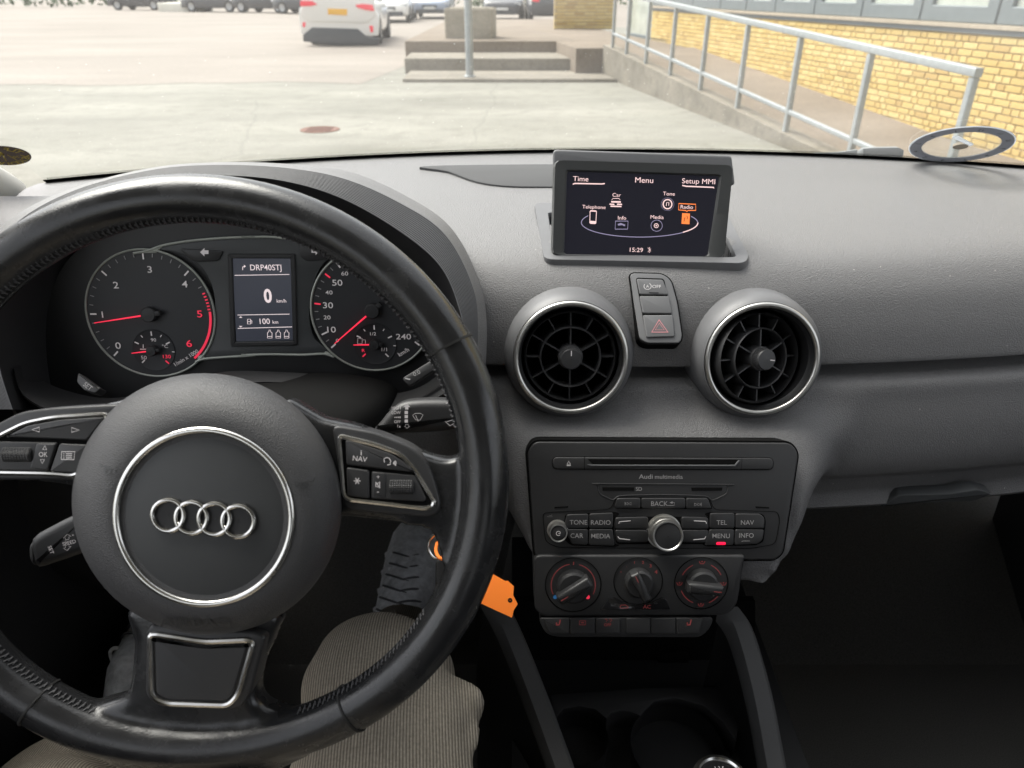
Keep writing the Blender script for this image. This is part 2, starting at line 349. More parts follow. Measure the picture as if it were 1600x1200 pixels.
# ---- railing
rl = empty('railing', RM)
PS = [-1.83, -.77, .25, 1.27, 2.26, 3.25, 4.22, 5.12, 5.86]; ht = lambda s: .875+.052*s; hm = lambda s: .262+.062*s
for s in PS:
    m_ = MB(); P = rpoly([(.008, s-.022), (.052, s-.022), (.052, s+.022), (.008, s+.022)], .006, 3)
    m_.prism(P, hk(s)-.01 if s > -1.8 else 0, ht(s)-.03); m_.build('post', 'galv', rl)
def rail_bar(z, w, h, s0, s1):
    m_ = MB(); RR = []
    for s in np.linspace(s0, s1, 8):
        RR.append([(x, s, zz+z(s)) for x, zz in rpoly([(.03-w, -h), (.03+w, -h), (.03+w, h), (.03-w, h)], .008, 3)])
    return m_.rings(RR)
rail_bar(ht, .027, .026, -1.855, 5.9).build('top_rail', 'galv', rl); rail_bar(hm, .018, .019, -1.80, 5.84).build('middle_rail', 'galv', rl)
tag(rl, 'galvanised steel handrail with square posts running along the ramp kerb', 'railing')
# ---- steps and platform
M['dark_concrete'] = M['concrete']
def step_obj(y0, y1, z0, z1, xl, xr):
    m_ = MB(); P = rpoly([(xl, y0), (xr, y0), (xr-.155*(y1-y0), y1), (xl-.05, y1)], .02, 3)
    m_.prism(P, z0, z1, .012, 2); return m_
st = empty('concrete_steps', Vector((0, 0, 0)))
for (y0, y1, z1, xl, xr) in [(11.65, 13.1, .05, -1.62, 1.55), (12.94, 14.4, .23, -1.75, 1.36), ]:
    step_obj(y0, y1, -.05, z1, xl, xr).build('step', 'concrete', st)
step_obj(14.26, 25.5, -.05, .413, -1.9, 1.18).build('platform', 'paver', st)
m_ = MB(); m_.prism([(1.0, 12.5), (2.75, 12.75), (1.3, 25.5), (-.6, 25.5)], -.05, .408, .01, 2); m_.build('landing', 'paver', st)
tag(st, 'broad weathered concrete steps rising to a paved landing beside the ramp', 'steps')
M['planter'] = noise_ground('planter_concrete', (.24, .215, .165), (.32, .29, .23), (.2, .18, .135), 2, 12)
pl = empty('concrete_planter', Vector((-.80, 15.3, .413)))
m_ = MB(); P = rpoly([(-.44, -.35), (.44, -.42), (.50, .4), (-.4, .44)], .03, 3); m_.prism(P, 0, .5, .02, 2)
m_.build('body', 'planter', pl); m_ = MB(); m_.prism(inset(ccw(P), .07), .45, .512, .01, 2); m_.build('soil', 'planter', pl)
tag(pl, 'square concrete planter block standing on the landing behind the post', 'planter')
po = empty('steel_post', Vector((-.635, 11.9, .05)))
m_ = MB(); m_.lathe([(.058, 0), (.058, 4.2)], n=20, cap1=True); m_.build('shaft', 'galv', po)
m_ = MB(); m_.lathe([(.085, 0), (.085, .02), (.06, .03)], n=20); m_.build('base_collar', 'galv', po)
tag(po, 'tall round galvanised post standing in front of the concrete steps', 'post')
# ---- building
bd = empty('brick_building', RM)
m_ = MB(); m_.box(OFF+.02, OFF+.35, -5, 8.4, -.1, .9); m_.build('wall', 'mortar', bd)
m_ = MB(); m_.box(OFF+.02, OFF+.35, -5, 8.4, 2.3, 3.4); m_.build('upper_wall', 'brick0', bd)
SH, SL, JT = .046, .170, .009
bricks = []
for r in range(-1, 17):
    z = r*(SH+JT); s = -4.6+(.045 if r % 2 else 0)+random.uniform(-.02, .02)
    while s < 8.3:
        w = SL if random.random() < .62 else .081
        w = min(w, 8.38-s)
        zt_ = hk(s+w/2)-.05
        if z+SH > zt_-.05 and w > .05: bricks.append((s+w/2, z+SH/2, w))
        s += w+JT
def brick_geo(w):
    m_ = MB(); a, h = w/2, SH/2; P = [(-a, -h), (a, -h), (a, h), (-a, h)]
    m_.rings([[(0.03, y, z) for y, z in P], [(.004, y, z) for y, z in P], [(0, y*(1-.003/a), z*(1-.0025/h)) for y, z in P]], False); return m_
def pix(p):
    v = p-C0; d = v.dot(FW); return (800+FPX*v.dot(RT)/d, 600-FPX*v.dot(UP)/d, d) if d > .1 else (-999, -999, d)
scored = []
for b in bricks:
    x, y, d = pix(RM @ Vector((OFF, b[0], b[1])))
    vis = (950 < x < 1615 and -10 < y < 262 and d > 0)
    scored.append((-(b[2]/d/d) if vis else 0, b))
scored.sort(key=lambda q: q[0]); shared = {}; rest = MB(); rest_idx = []
for i, (scv, b) in enumerate(scored):
    w = round(b[2], 3); pr = random.uniform(-.0012, .0012)
    if i < 300 and scv < 0:
        mi = random.choices(range(4), [5, 4, 3, 1])[0]
        if (w, mi) not in shared: o = brick_geo(w).build('brick', BR[mi], bd); shared[(w, mi)] = o.data
        else: o = bpy.data.objects.new('brick', shared[(w, mi)]); COL.objects.link(o); o.parent = bd
        o.location = (OFF+pr, b[0], b[1])
    else:
        gm = brick_geo(w); n0 = len(gm.f); rest.add([(v[0]+OFF+pr, v[1]+b[0], v[2]+b[1]) for v in gm.v], gm.f); rest_idx += [random.choices(range(4), [5, 4, 3, 1])[0]]*n0
o = rest.build('brickwork', BR[0], bd, smooth=0, kind='stuff')
for k in BR[1:]: o.data.materials.append(M[k])
if len(o.data.polygons) == len(rest_idx): o.data.polygons.foreach_set('material_index', rest_idx)
def wall_s(px, py):                 # where a pixel meets the wall, along the ramp
    d = ray(px, py); n = Vector((math.cos(RD), math.sin(RD), 0)); O = RA+n*OFF
    p = C0+d*((O-C0).dot(n)/d.dot(n)); return RM.inverted() @ p
m_ = MB(); m_.box(OFF-.035, OFF+.1, -5, 8.4, .925, .955); m_.build('sill', mat('sill_stone', (.36, .31, .24), .8, var=.15, vscale=12), bd)
m_ = MB(); m_.box(OFF-.012, OFF+.1, -5, 8.4, .885, .924); m_.build('flashing', 'win_frame', bd)
div = sorted([wall_s(x, 20).y for x in (1120, 1160, 1205, 1266, 1340, 1432, 1552)]); div = [div[0]-4.5, div[0]-3.3, div[0]-2.2, div[0]-1.1]+div if div[0] > 5 else div
dv = [-4.9, -3.7, -2.5, -1.3]+[d for d in div if d > -1.0]
while dv[-1] < 8.2: dv.append(min(8.38, dv[-1]+1.1))
for a, b in zip(dv[:-1], dv[1:]):
    if b-a < .2: continue
    wi = MB(); P = [(a+.008, .957), (b-.008, .957), (b-.008, 2.3), (a+.008, 2.3)]
    fr = MB(); fr.ringprism(P, .13, 0, .07, .008); fr.v = [(OFF+.11-z, x, y) for x, y, z in fr.v]; fo = fr.build('window', 'win_frame', bd)
    pa = MB(); pa.box(OFF+.075, OFF+.082, a+.12, b-.12, 1.08, 2.2); pa.build('pane', 'win_pane', fo)
m_ = MB(); m_.box(OFF+.3, OFF+.34, -5, 8.4, .9, 2.3); m_.build('window_backing', mat('room_behind', (.30, .31, .28), .9, var=.3, vscale=1.5), bd)
# doorway beyond the wall and the brick return that faces the car park
dr = MB(); dr.ringprism([(8.42, .36), (9.9, .36), (9.9, 2.6), (8.42, 2.6)], .09, 0, .08, .006); dr.v = [(OFF+.12-z, x, y) for x, y, z in dr.v]
do = dr.build('door', 'win_frame', bd); m_ = MB(); m_.box(OFF+.05, OFF+.058, 8.5, 9.82, .45, 2.52); m_.build('pane', 'win_pane', do)
tag(bd, 'yellow brick building with grey framed windows beside the ramp', 'building')
rt = empty('brick_screen_wall', Vector((0, 0, 0)))
m_ = MB(); m_.box(.98, 2.35, 18.95, 19.25, .40, 1.6); m_.build('wall', 'mortar', rt)
bs = {}
for r in range(0, 16):
    z = .415+r*.07; s = .985+(.055 if r % 2 else 0)
    while s < 2.33:
        w = min(.222, 2.345-s)
        if w > .04:
            w = round(w, 3); mi = random.choices(range(4), [5, 5, 2, 1])[0]
            if (w, mi) not in bs:
                gm = brick_geo(w); gm.v = [(v[1], v[0], v[2]) for v in gm.v]; o = gm.build('brick', BR[mi], rt); bs[(w, mi)] = o.data
            else: o = bpy.data.objects.new('brick', bs[(w, mi)]); COL.objects.link(o); o.parent = rt
            o.location = (s+w/2, 18.93, z+.03)
        s += w+.011
tag(rt, 'low yellow brick return wall facing the camera at the far end of the landing', 'wall')

# ---- cars
M['tyre'] = mat('tyre_rubber', (.02, .02, .02), .8); M['wheel_rim'] = mat('alloy', (.45, .46, .47), .35, .9)
M['glass_dark'] = mat('car_glass', (.03, .035, .04), .06, spec=.8); M['lens'] = mat('head_lamp', (.6, .62, .64), .15, spec=.8)
M['tail'] = mat('tail_lamp', (.55, .03, .05), .2, emit=(1, .05, .08), estr=.12); M['plate_y'] = mat('yellow_plate', (.85, .45, .02), .5)
M['plate_w'] = mat('white_plate', (.7, .7, .68), .5); M['lower_black'] = mat('bumper_black', (.045, .05, .058), .55)
def make_car(name, paint, label, loc, rz, W=1.8, Ln=4.3, H=1.46, group=None, plate='plate_w', rear=False):
    t = empty(name, Matrix.Translation(loc) @ Matrix.Rotation(rz, 4, 'Z')); hw = W/2; a = Ln/2
    def sec(y, zb, zt, w, r=.12): return [(x, y, z) for x, z in rpoly([(-w*.96, zb), (w*.96, zb), (w, (zb+zt)*.5), (w*.95, zt), (-w*.95, zt), (-w, (zb+zt)*.5)], r, 4)]
    m_ = MB(); m_.rings([sec(-a, .42, .82, hw*.80), sec(-a+.05, .30, .98, hw*.93), sec(-a+.45, .24, 1.0, hw), sec(-.4, .22, .97, hw), sec(.7, .22, .96, hw), sec(1.0, .23, .95, hw), sec(a-.45, .24, .84, hw*.98), sec(a-.10, .28, .74, hw*.9), sec(a, .36, .62, hw*.76)])
    m_.build('body', paint, t, 50)
    def gs(y, zt, w): return [(x, y, z) for x, z in rpoly([(-hw*.93, .9), (hw*.93, .9), (w, zt), (-w, zt)], .07, 4)]
    m_ = MB(); m_.rings([gs(-a+.12, 1.0, hw*.8), gs(-a+.55, H-.06, hw*.70), gs(-.1, H-.012, hw*.72), gs(.35, H-.07, hw*.72), gs(1.05, .96, hw*.84)]); m_.build('windows', 'glass_dark', t, 50)
    m_ = MB(); P = rpoly([(-hw*.70, -a+.42), (hw*.70, -a+.42), (hw*.72, .45), (-hw*.72, .45)], .1, 4); m_.prism(P, H-.06, H, .03, 3); m_.build('roof', paint, t)
    for sx in (-1, 1):
        for y in (-a+.78, a-.85):
            w_ = MB(); w_.lathe([(.17, -.09), (.30, -.1), (.325, -.07), (.325, .07), (.30, .1), (.20, .1)], n=28); mx = Matrix.Translation((sx*(hw-.09), y, .325)) @ Matrix.Rotation(sx*math.pi/2, 4, 'Y'); w_.xf(mx)
            wo = w_.build('wheel', 'tyre', t); w_ = MB(); w_.lathe([(.205, .07), (.20, .092), (.17, .085), (.05, .075), (.03, .09), (.0005, .09)], n=28)
            for k in range(5):
                an = k*2*math.pi/5; w_.add([(math.cos(an+d)*r, math.sin(an+d)*r, .097) for r, d in ((.04, -.4), (.19, -.16), (.19, .16), (.04, .4))], [(0, 1, 2, 3)])
            w_.xf(mx).build('rim', 'wheel_rim', wo)
        h_ = MB(); h_.prism(rpoly([(0, 0), (.36, .03), (.38, .13), (.1, .15)], .04, 3), 0, .10, .02, 2)
        h_.xf(Matrix.Translation((sx*hw*.50, a-.10, .58)) @ Matrix.Scale(sx, 4, (1, 0, 0)) @ Matrix.Rotation(math.pi/2, 4, 'X') @ Matrix.Translation((0, 0, -.05))).build('headlight', 'lens', t)
    for (nm, y0, z0, z1, w, mt) in [('lower_bumper', a-.02, .25, .42, hw*.72, 'lower_black'), ('grille', a-.03, .48, .60, hw*.38, 'lower_black'), ('licence_plate', a+.012, .42, .52, .26, plate)]:
        m_ = MB(); m_.prism(rpoly([(-w, z0), (w, z0), (w, z1), (-w, z1)], .03, 3), 0, .05, .01, 2); m_.v = [(x, y0+z, y) for x, y, z in m_.v]; m_.build(nm, mt, t)
    if rear is False:
        for sx in (-1, 1):
            m_ = MB(); m_.prism(rpoly([(0, 0), (.3, .02), (.3, .16), (.03, .12)], .03, 3), 0, .06, .01, 2); m_.v = [(sx*(hw*.55+x), -a+.02-z, .78+y) for x, y, z in m_.v]; m_.build('tail_light', 'tail', t)
    tag(t, label, 'car', group); return t
M['paint_white'] = mat('white_car_paint', (.78, .77, .74), .25, coat=.6); M['paint_black'] = mat('black_car_paint', (.03, .033, .042), .25, coat=.6)
M['paint_blue'] = mat('pale_blue_car_paint', (.28, .33, .42), .3, coat=.5); M['paint_grey'] = mat('dark_grey_car_paint', (.06, .065, .075), .3, coat=.5)
wc = make_car('parked_car', 'paint_white', 'white hatchback seen from behind with red tail lamps and yellow plate', Vector((-4.30, 21.9, .004)), R_(4), W=1.76, Ln=4.35, rear=True)
# rear of the white hatchback, laid out on its tailgate plane
FR = Frame((-4.42, 19.70, .6), 0, -4); kr = crop(400, 0, 5.333); inv = wc.matrix_world.inverted() @ FR.M
def rear_piece(nm, P, z0, z1, mt, bev=.01, r=.02, par=None):
    m_ = MB(); m_.prism(rpoly(FR.pts(P, 0, kr), r, 3), z0, z1, bev, 2); return m_.xf(inv).build(nm, mt, par or wc)
rear_piece('bumper', [(362, 60), (990, 75), (1030, 140), (1020, 300), (380, 290), (355, 130)], -.10, .02, 'paint_white', .02, .05)
rear_piece('tailgate', [(400, -120), (970, -105), (1000, 130), (930, 190), (440, 180), (370, 120)], -.02, .05, 'paint_white', .02, .06)
rear_piece('tail_light', [(372, 5), (470, 8), (515, 38), (460, 50), (372, 52)], .03, .075, 'tail'); rear_piece('tail_light', [(828, 40), (900, 32), (975, 42), (990, 92), (930, 85), (850, 65)], .03, .075, 'tail')
rear_piece('licence_plate', [(600, 70), (762, 76), (762, 128), (603, 120)], .05, .06, 'plate_y', .003, .005)
rear_piece('lower_bumper', [(395, 290), (470, 228), (850, 240), (920, 300), (1028, 318), (1020, 372), (700, 378), (395, 345)], -.1, .045, 'lower_black', .01, .02)
rear_piece('reflector', [(388, 185), (415, 185), (412, 225), (392, 228)], .0, .035, 'tail'); rear_piece('reflector', [(945, 212), (978, 215), (978, 270), (955, 268)], .0, .035, 'tail')
row = [(-25.6, 57.0, 82, 'paint_black', 'black parked car at the far left edge of the car park'), (-18.6, 52.0, 76, 'paint_grey', 'dark parked car just right of the white ground strip'),
       (-15.0, 50.5, 70, 'paint_black', 'dark parked car in the middle of the far row'), (-11.8, 48.0, 66, 'paint_grey', 'dark parked car in the far row nearest the white hatchback')]
for x, y, a_, p_, lb in row: make_car('parked_car', p_, lb, Vector((x, y, .004)), R_(a_), group='cars parked along the far side of the lot')
make_car('parked_car', 'paint_black', 'dark car half hidden behind the left side of the white hatchback', Vector((-7.6, 37.0, .004)), R_(176), group='cars parked along the far side of the lot')
make_car('parked_car', 'paint_white', 'white car half hidden behind the right side of the white hatchback', Vector((-5.3, 36.0, .004)), R_(184), group='cars parked along the far side of the lot')
make_car('parked_car', 'paint_blue', 'pale blue car facing the camera behind the concrete steps', Vector((-3.85, 40.5, .004)), R_(180), W=1.82, group='cars parked along the far side of the lot')
make_car('parked_car', 'paint_black', 'dark car beyond the landing left of the brick return wall', Vector((1.55, 36.0, .004)), R_(2), group='cars parked along the far side of the lot')
make_car('parked_car', 'paint_grey', 'grey car beyond the landing seen between post and brick wall', Vector((-.35, 38.5, .004)), R_(178), group='cars parked along the far side of the lot')
# white kerb stone strip in the far row, hedge behind
m_ = MB(); m_.prism([(-22.5, 52.2), (-19.8, 51.9), (-19.8, 54.4), (-22.5, 54.8)], 0, .5, .05, 2); o = m_.build('white_barrier_block', mat('white_concrete', (.7, .68, .6), .8, var=.1, vscale=2)); tag(o, 'low white concrete block between the dark cars far left', 'barrier')
M['hedge'] = mat('hedge_leaf', (.06, .10, .04), .8, var=.5, vscale=3)
m_ = MB(); NB = 6000; X = rng.uniform(-75, 60, NB); Y = 66+rng.normal(0, .5, NB); Z = rng.uniform(.05, 1.0, NB)**.8*2.2*(.8+.2*np.sin(X*.9))
for x, y, z in zip(X, Y, Z):
    u = Vector(rng.normal(0, 1, 3)).normalized(); w = u.orthogonal().normalized(); s = rng.uniform(.12, .26)
    c = Vector((x, y, z)); m_.add([c-u*s, c+w*s*.6, c+u*s, c-w*s*.6], [(0, 1, 2, 3)])
o = m_.build('hedge', 'hedge', smooth=0, kind='stuff'); tag(o, 'long clipped green hedge behind the far row of cars', 'hedge')
# ================================================================== the cabin shell
XC = .136                            # the car's centre line
cs = empty('car_cabin', Vector((XC, 0, .25)))
CB = Matrix.Translation((-XC, 0, -.25))
def part(mb, name, m, par=cs, **k): mb.xf(CB); return mb.build(name, m, par, **k)
m_ = MB(); m_.add([(-.62, -1.6, .27), (.90, -1.6, .27), (.90, .80, .27), (-.62, .80, .27), (.90, 1.12, .50), (-.62, 1.12, .50), (.90, 1.14, .95), (-.62, 1.14, .95)], [(0, 1, 2, 3), (3, 2, 4, 5), (5, 4, 6, 7)]); part(m_, 'carpet', 'carpet')
m_ = MB(); m_.rings([[(x, y, z) for x, y, z in ((-.04, y, .27), (.0, y, zt-.08), (.05, y, zt), (.24, y, zt), (.29, y, zt-.08), (.33, y, .27))] for y, zt in ((-1.5, .42), (.3, .42), (.75, .43), (1.12, .50))], True, True, False); part(m_, 'tunnel', 'carpet')
m_ = MB(); m_.tube([(.34, .30, .30), (.36, .55, .30), (.37, .78, .30), (.35, 1.0, .46), (.33, 1.1, .6)], .006, 6); part(m_, 'carpet_seam', 'console')
for sx, xx in ((-1, -.60), (1, .88)):
    m_ = MB(); P = [(-1.5, .25), (.98, .25), (1.02, .93), (.2, .90), (-1.5, .95)]; m_.prism(P, 0, .06, .02, 3); m_.v = [(xx+sx*(z-.06), x, y) for x, y, z in m_.v]; part(m_, 'door_panel', 'black')
    pil = spline([(xx+sx*.065, .93, .955), (xx+sx*.055, .78, 1.06), (xx+sx*.03, .58, 1.22), (xx-sx*.03, .36, 1.38), (xx-sx*.05, .0, 1.44)], 6)
    m_ = MB(); m_.tube(pil, [.05]*len(pil), 14); part(m_, 'pillar_trim', 'pillar')
    m_ = MB(); m_.tube([(xx+sx*.02, -.75, .9), (xx-sx*.08, -.85, 1.4)], .06, 10); part(m_, 'rear_pillar', 'pillar')
m_ = MB(); m_.rings([[(-.55, y, z), (.82, y, z), (.82, y, z+.04), (-.55, y, z+.04)] for y, z in ((.35, 1.40), (0, 1.43), (-.6, 1.45), (-1.2, 1.42), (-1.7, 1.33))]); part(m_, 'roof', 'headliner')
m_ = MB(); m_.box(-.62, .9, -1.72, -1.66, .25, 1.02); part(m_, 'rear_panel', 'black')  # unseen; built higher to let in less light from behind
M['seat'] = mat('seat_cloth', (.03, .03, .032), .9, bump=.3, bscale=600)
for x0 in (-.19, .46):               # unseen front seats behind the camera, added to block rear light
    m_ = MB(); m_.rings([[(x0+x*w, y, z) for x, z in rpoly([(-1, zb), (1, zb), (1, zt), (-1, zt)], .05, 4)] for y, w, zb, zt in ((.16, .22, .36, .46), (.10, .25, .34, .50), (-.28, .25, .33, .48))]); part(m_, 'seat_cushion', 'seat')
    m_ = MB(); m_.rings([[(x0+x*w, y+dy, z) for x, dy in rpoly([(-1, -.06), (1, -.06), (1, .06), (-1, .06)], .04, 4)] for y, z, w in ((-.32, .46, .24), (-.38, .75, .25), (-.44, 1.05, .22), (-.46, 1.10, .18))]); part(m_, 'seat_back', 'seat')
    m_ = MB(); m_.rings([[(x0+x*w, y+dy, z) for x, dy in rpoly([(-1, -.04), (1, -.04), (1, .04), (-1, .04)], .03, 4)] for y, z, w in ((-.46, 1.11, .11), (-.46, 1.2, .13), (-.48, 1.28, .10))]); part(m_, 'headrest', 'seat')
m_ = MB(); m_.box(-.58, .86, -1.35, -1.22, .45, 1.02); part(m_, 'rear_bench', 'seat')  # unseen rear bench, also added to cut light from behind
BO = []
for y, z in ((1.20, .93), (1.5, .88), (1.8, .81), (1.95, .70)): BO.append([(XC+.78*u, y-.18*u*u, z-.05*u*u) for u in np.linspace(-1, 1, 21)])
m_ = MB(); m_.rings(BO, False, False, False); part(m_, 'bonnet', 'paint_grey')
m_ = MB(); m_.rings([[(XC+.75*u, y-.2*(.75*u)**2, z-.02*u*u) for u in np.linspace(-1, 1, 25)] for y, z in ((1.03, .95), (1.10, .958), (1.21, .92))], False, False, False); part(m_, 'scuttle_cover', 'lower_black')
tag(cs, 'dark carpeted car cabin around the dashboard with light grey pillar trim', 'car')

# ---- windscreen
def glass_pt(u, v, off=0):          # u -1..1 across, v 0..1 up the pane
    t = u*(.735-.14*v); X = XC+t; Y = 1.078-.72*v-.2*t*t*(1-.3*v); Z = .986+.42*v-.035*t*t
    return Vector((X, Y-off*.5, Z-off*.86))
def glass_hit(px, py, off=0):
    d = ray(px, py); lo, hi = .3, 2.0
    best = None
    # Newton on (u,v)
    u, v = 0.0, .1
    for _ in range(40):
        p = glass_pt(u, v, off); e = .001; pu = (glass_pt(u+e, v, off)-p)/e; pv = (glass_pt(u, v+e, off)-p)/e
        A = Matrix((( pu.x, pv.x, -d.x), (pu.y, pv.y, -d.y), (pu.z, pv.z, -d.z))); r = C0-p
        sol = A.inverted() @ (r + d*0 ); u += sol[0]; v += sol[1]
    return u, v
def glass_mat():
    m = bpy.data.materials.new('windscreen_glass'); m.use_nodes = True; t = m.node_tree; t.nodes.clear(); N, Lk = t.nodes.new, t.links.new
    o = N('ShaderNodeOutputMaterial'); mx = N('ShaderNodeMixShader'); tr0 = N('ShaderNodeBsdfTransparent'); tr0.inputs[0].default_value = (.95, .965, .95, 1); tl = N('ShaderNodeBsdfTranslucent'); tl.inputs[0].default_value = (.9, .88, .84, 1); tr = N('ShaderNodeMixShader')
    nz = N('ShaderNodeTexNoise'); nz.inputs['Scale'].default_value = 9; nz.inputs['Detail'].default_value = 8; nr_ = N('ShaderNodeMapRange'); nr_.inputs[1].default_value = .3; nr_.inputs[2].default_value = .75; nr_.inputs[3].default_value = .02; nr_.inputs[4].default_value = .055   # thin film whose pale haze is added to veil the view
    Lk(nz.outputs['Fac'], nr_.inputs[0]); Lk(nr_.outputs[0], tr.inputs[0]); Lk(tr0.outputs[0], tr.inputs[1]); Lk(tl.outputs[0], tr.inputs[2])
    gl = N('ShaderNodeBsdfGlossy'); gl.inputs['Roughness'].default_value = .02; fr = N('ShaderNodeFresnel'); ge = N('ShaderNodeNewGeometry'); mr = N('ShaderNodeMapRange'); mr.inputs[3].default_value = 1.36; mr.inputs[4].default_value = 1/1.36
    Lk(ge.outputs['Backfacing'], mr.inputs[0]); Lk(mr.outputs[0], fr.inputs[0])
    Lk(fr.outputs[0], mx.inputs[0]); Lk(tr.outputs[0], mx.inputs[1]); Lk(gl.outputs[0], mx.inputs[2]); Lk(mx.outputs[0], o.inputs[0]); return m
M['glass'] = glass_mat()
ws = empty('windscreen', glass_pt(0, 0)); WB = Matrix.Translation(-glass_pt(0, 0))
m_ = MB(); m_.rings([[tuple(glass_pt(u, v)) for u in np.linspace(-1, 1, 41)] for v in np.linspace(0, 1, 21)], False, False, False); m_.xf(WB).build('pane', 'glass', ws)
m_ = MB(); m_.rings([[tuple(glass_pt(u, v, .002)) for u in np.linspace(-1, 1, 61)] for v in (0, .03, .058)], False, False, False); m_.xf(WB).build('frit_band', 'void', ws)
m_ = MB()                           # dotted fade of the black band
for u in np.linspace(-.99, .99, 560):
    p = glass_pt(u, .0600, .002); m_.add([p+Vector((-.0011, 0, 0)), p+Vector((.0011, 0, 0)), glass_pt(u, .0665, .002)], [(0, 1, 2)])
m_.xf(WB).build('frit_dots', 'void', ws, smooth=0, kind='stuff')
tag(ws, 'raked car windscreen glass with a black printed band along its base', 'windscreen')

def on_glass(px, py, off=.004):
    u, v = glass_hit(px, py, off); O = glass_pt(u, v, off); e = .01
    a = (glass_pt(u+e, v, off)-O).normalized(); b = (glass_pt(u, v+e, off)-O); b = (b-a*b.dot(a)).normalized(); n = a.cross(b)
    return Matrix(((a.x, b.x, n.x, O.x), (a.y, b.y, n.y, O.y), (a.z, b.z, n.z, O.z), (0, 0, 0, 1)))
# parking disc on the right, registration sticker on the left
GM = on_glass(1501, 226); pd = empty('parking_disc', GM)
M['pd_grey'] = mat('disc_ring_grey', (.16, .165, .18), .5); M['pd_white'] = mat('disc_white_edge', (.55, .58, .62), .5)
M['pd_clear'] = M['glass']
def translucent(m, col, w=.6):       # thin printed plastic that lets daylight through
    t = m.node_tree; N, Lk = t.nodes.new, t.links.new; b = t.nodes['Principled BSDF']; o = t.nodes['Material Output']; tl = N('ShaderNodeBsdfTranslucent'); tl.inputs[0].default_value = (*col, 1); mx = N('ShaderNodeMixShader'); mx.inputs[0].default_value = w
    Lk(b.outputs[0], mx.inputs[1]); Lk(tl.outputs[0], mx.inputs[2]); Lk(mx.outputs[0], o.inputs[0])
translucent(M['pd_white'], (.75, .77, .8)); translucent(M['pd_grey'], (.33, .34, .37), .5)
m_ = MB(); m_.lathe([(.0560, 0), (.0560, .001), (.0575, .001), (.0575, 0), (.0560, 0)], n=64); m_.build('white_edge', 'pd_white', pd)
m_ = MB(); m_.lathe([(.0430, 0), (.0430, .0015), (.0559, .0015), (.0559, 0), (.0430, 0)], n=64); ro = m_.build('ring', 'pd_grey', pd)
for k in range(12):
    m_ = MB(); a = R_(90+30*k); m_.text(str(k if k else 12), math.cos(a)*.0497, math.sin(a)*.0497, .002, .0055, a-math.pi/2, .9, mirror=True); m_.build('hour_numeral', 'void', ro)
m_ = MB()
for k in range(48):
    a = R_(7.5*k); m_.stroke([(math.cos(a)*.040, math.sin(a)*.040), (math.cos(a)*.0425, math.sin(a)*.0425)], .0007, .0012)
m_.build('minute_marks', 'pd_grey', pd, kind='stuff')
m_ = MB(); m_.lathe([(.0429, .0003), (.0005, .0003)], n=64); m_.build('clear_face', 'pd_clear', pd)
m_ = MB(); m_.lathe([(.0085, .0), (.0085, .003), (.0005, .003)], n=24); m_.build('hub', mat('disc_hub', (.35, .3, .24), .5), pd)
m_ = MB(); m_.prism(rpoly([(-.022, .026), (-.018, .031), (.012, .008), (.010, .003)], .002, 3), .0015, .0028, .0005); m_.build('hand', 'pd_white', pd)
tag(pd, 'round clear parking disc with dark grey hour ring stuck inside the windscreen', 'parking disc')
m_ = MB(); M['speck'] = mat('dust_speck', (.7, .68, .62), .9); translucent(M['speck'], (.8, .8, .78))
for _ in range(420):
    u, v = rng.uniform(-.95, .95), rng.uniform(.03, .5)**1.3; r = rng.uniform(.0002, .0006); p = glass_pt(u, v, -.001)
    m_.add([p+Vector((r*math.cos(a), r*math.sin(a)*.86, r*math.sin(a)*-.5)) for a in (0, 1.05, 2.1, 3.14, 4.2, 5.2)], [(0, 1, 2, 3, 4, 5)])
m_.xf(WB).build('dust_specks', 'speck', ws, smooth=0, kind='stuff')
GM2 = on_glass(6, 243); sk = empty('windscreen_sticker', GM2); M['sk'] = mat('sticker_black', (.035, .025, .022), .6); M['sk_y'] = mat('sticker_yellow', (.75, .62, .15), .6)
translucent(M['sk_y'], (.8, .66, .15)); translucent(M['sk'], (.02, .014, .012), .3)
m_ = MB(); m_.lathe([(.0265, 0), (.0265, .0008), (.0005, .0008)], n=48); m_.build('backing', 'sk', sk)
m_ = MB()
def curved(mb, s, r, a0, da, z, h, mirror=True):
    for i, ch in enumerate(s):
        a = R_(a0+da*i)
        if ch != ' ': mb.text(ch, math.cos(a)*r, math.sin(a)*r, z, h, a-math.pi/2, 1, .03, mirror=mirror)
curved(m_, 'TLF VEJT', .0208, 25, 18, .0012, .0082); curved(m_, 'PERIODISK', .0208, 205, 18, .0012, .0078)
m_.text('M', -.002, .008, .0012, .009, 0, 1, .02, mirror=True); m_.text('20', .011, -.004, .0012, .005, 0, 1, .01, mirror=True); m_.text('24', -.011, -.004, .0012, .005, 0, 1, .01, mirror=True)
m_.stroke([(0, .002), (-.003, -.013)], .0012, .0012); m_.stroke([(.005, .004), (.008, -.013)], .0012, .0012); m_.stroke(circle(-.006, .006, .005, 16), .001, .0012, True)
m_.build('lettering', 'sk_y', sk); tag(sk, 'small round black sticker with yellow lettering at the left of the windscreen', 'sticker')
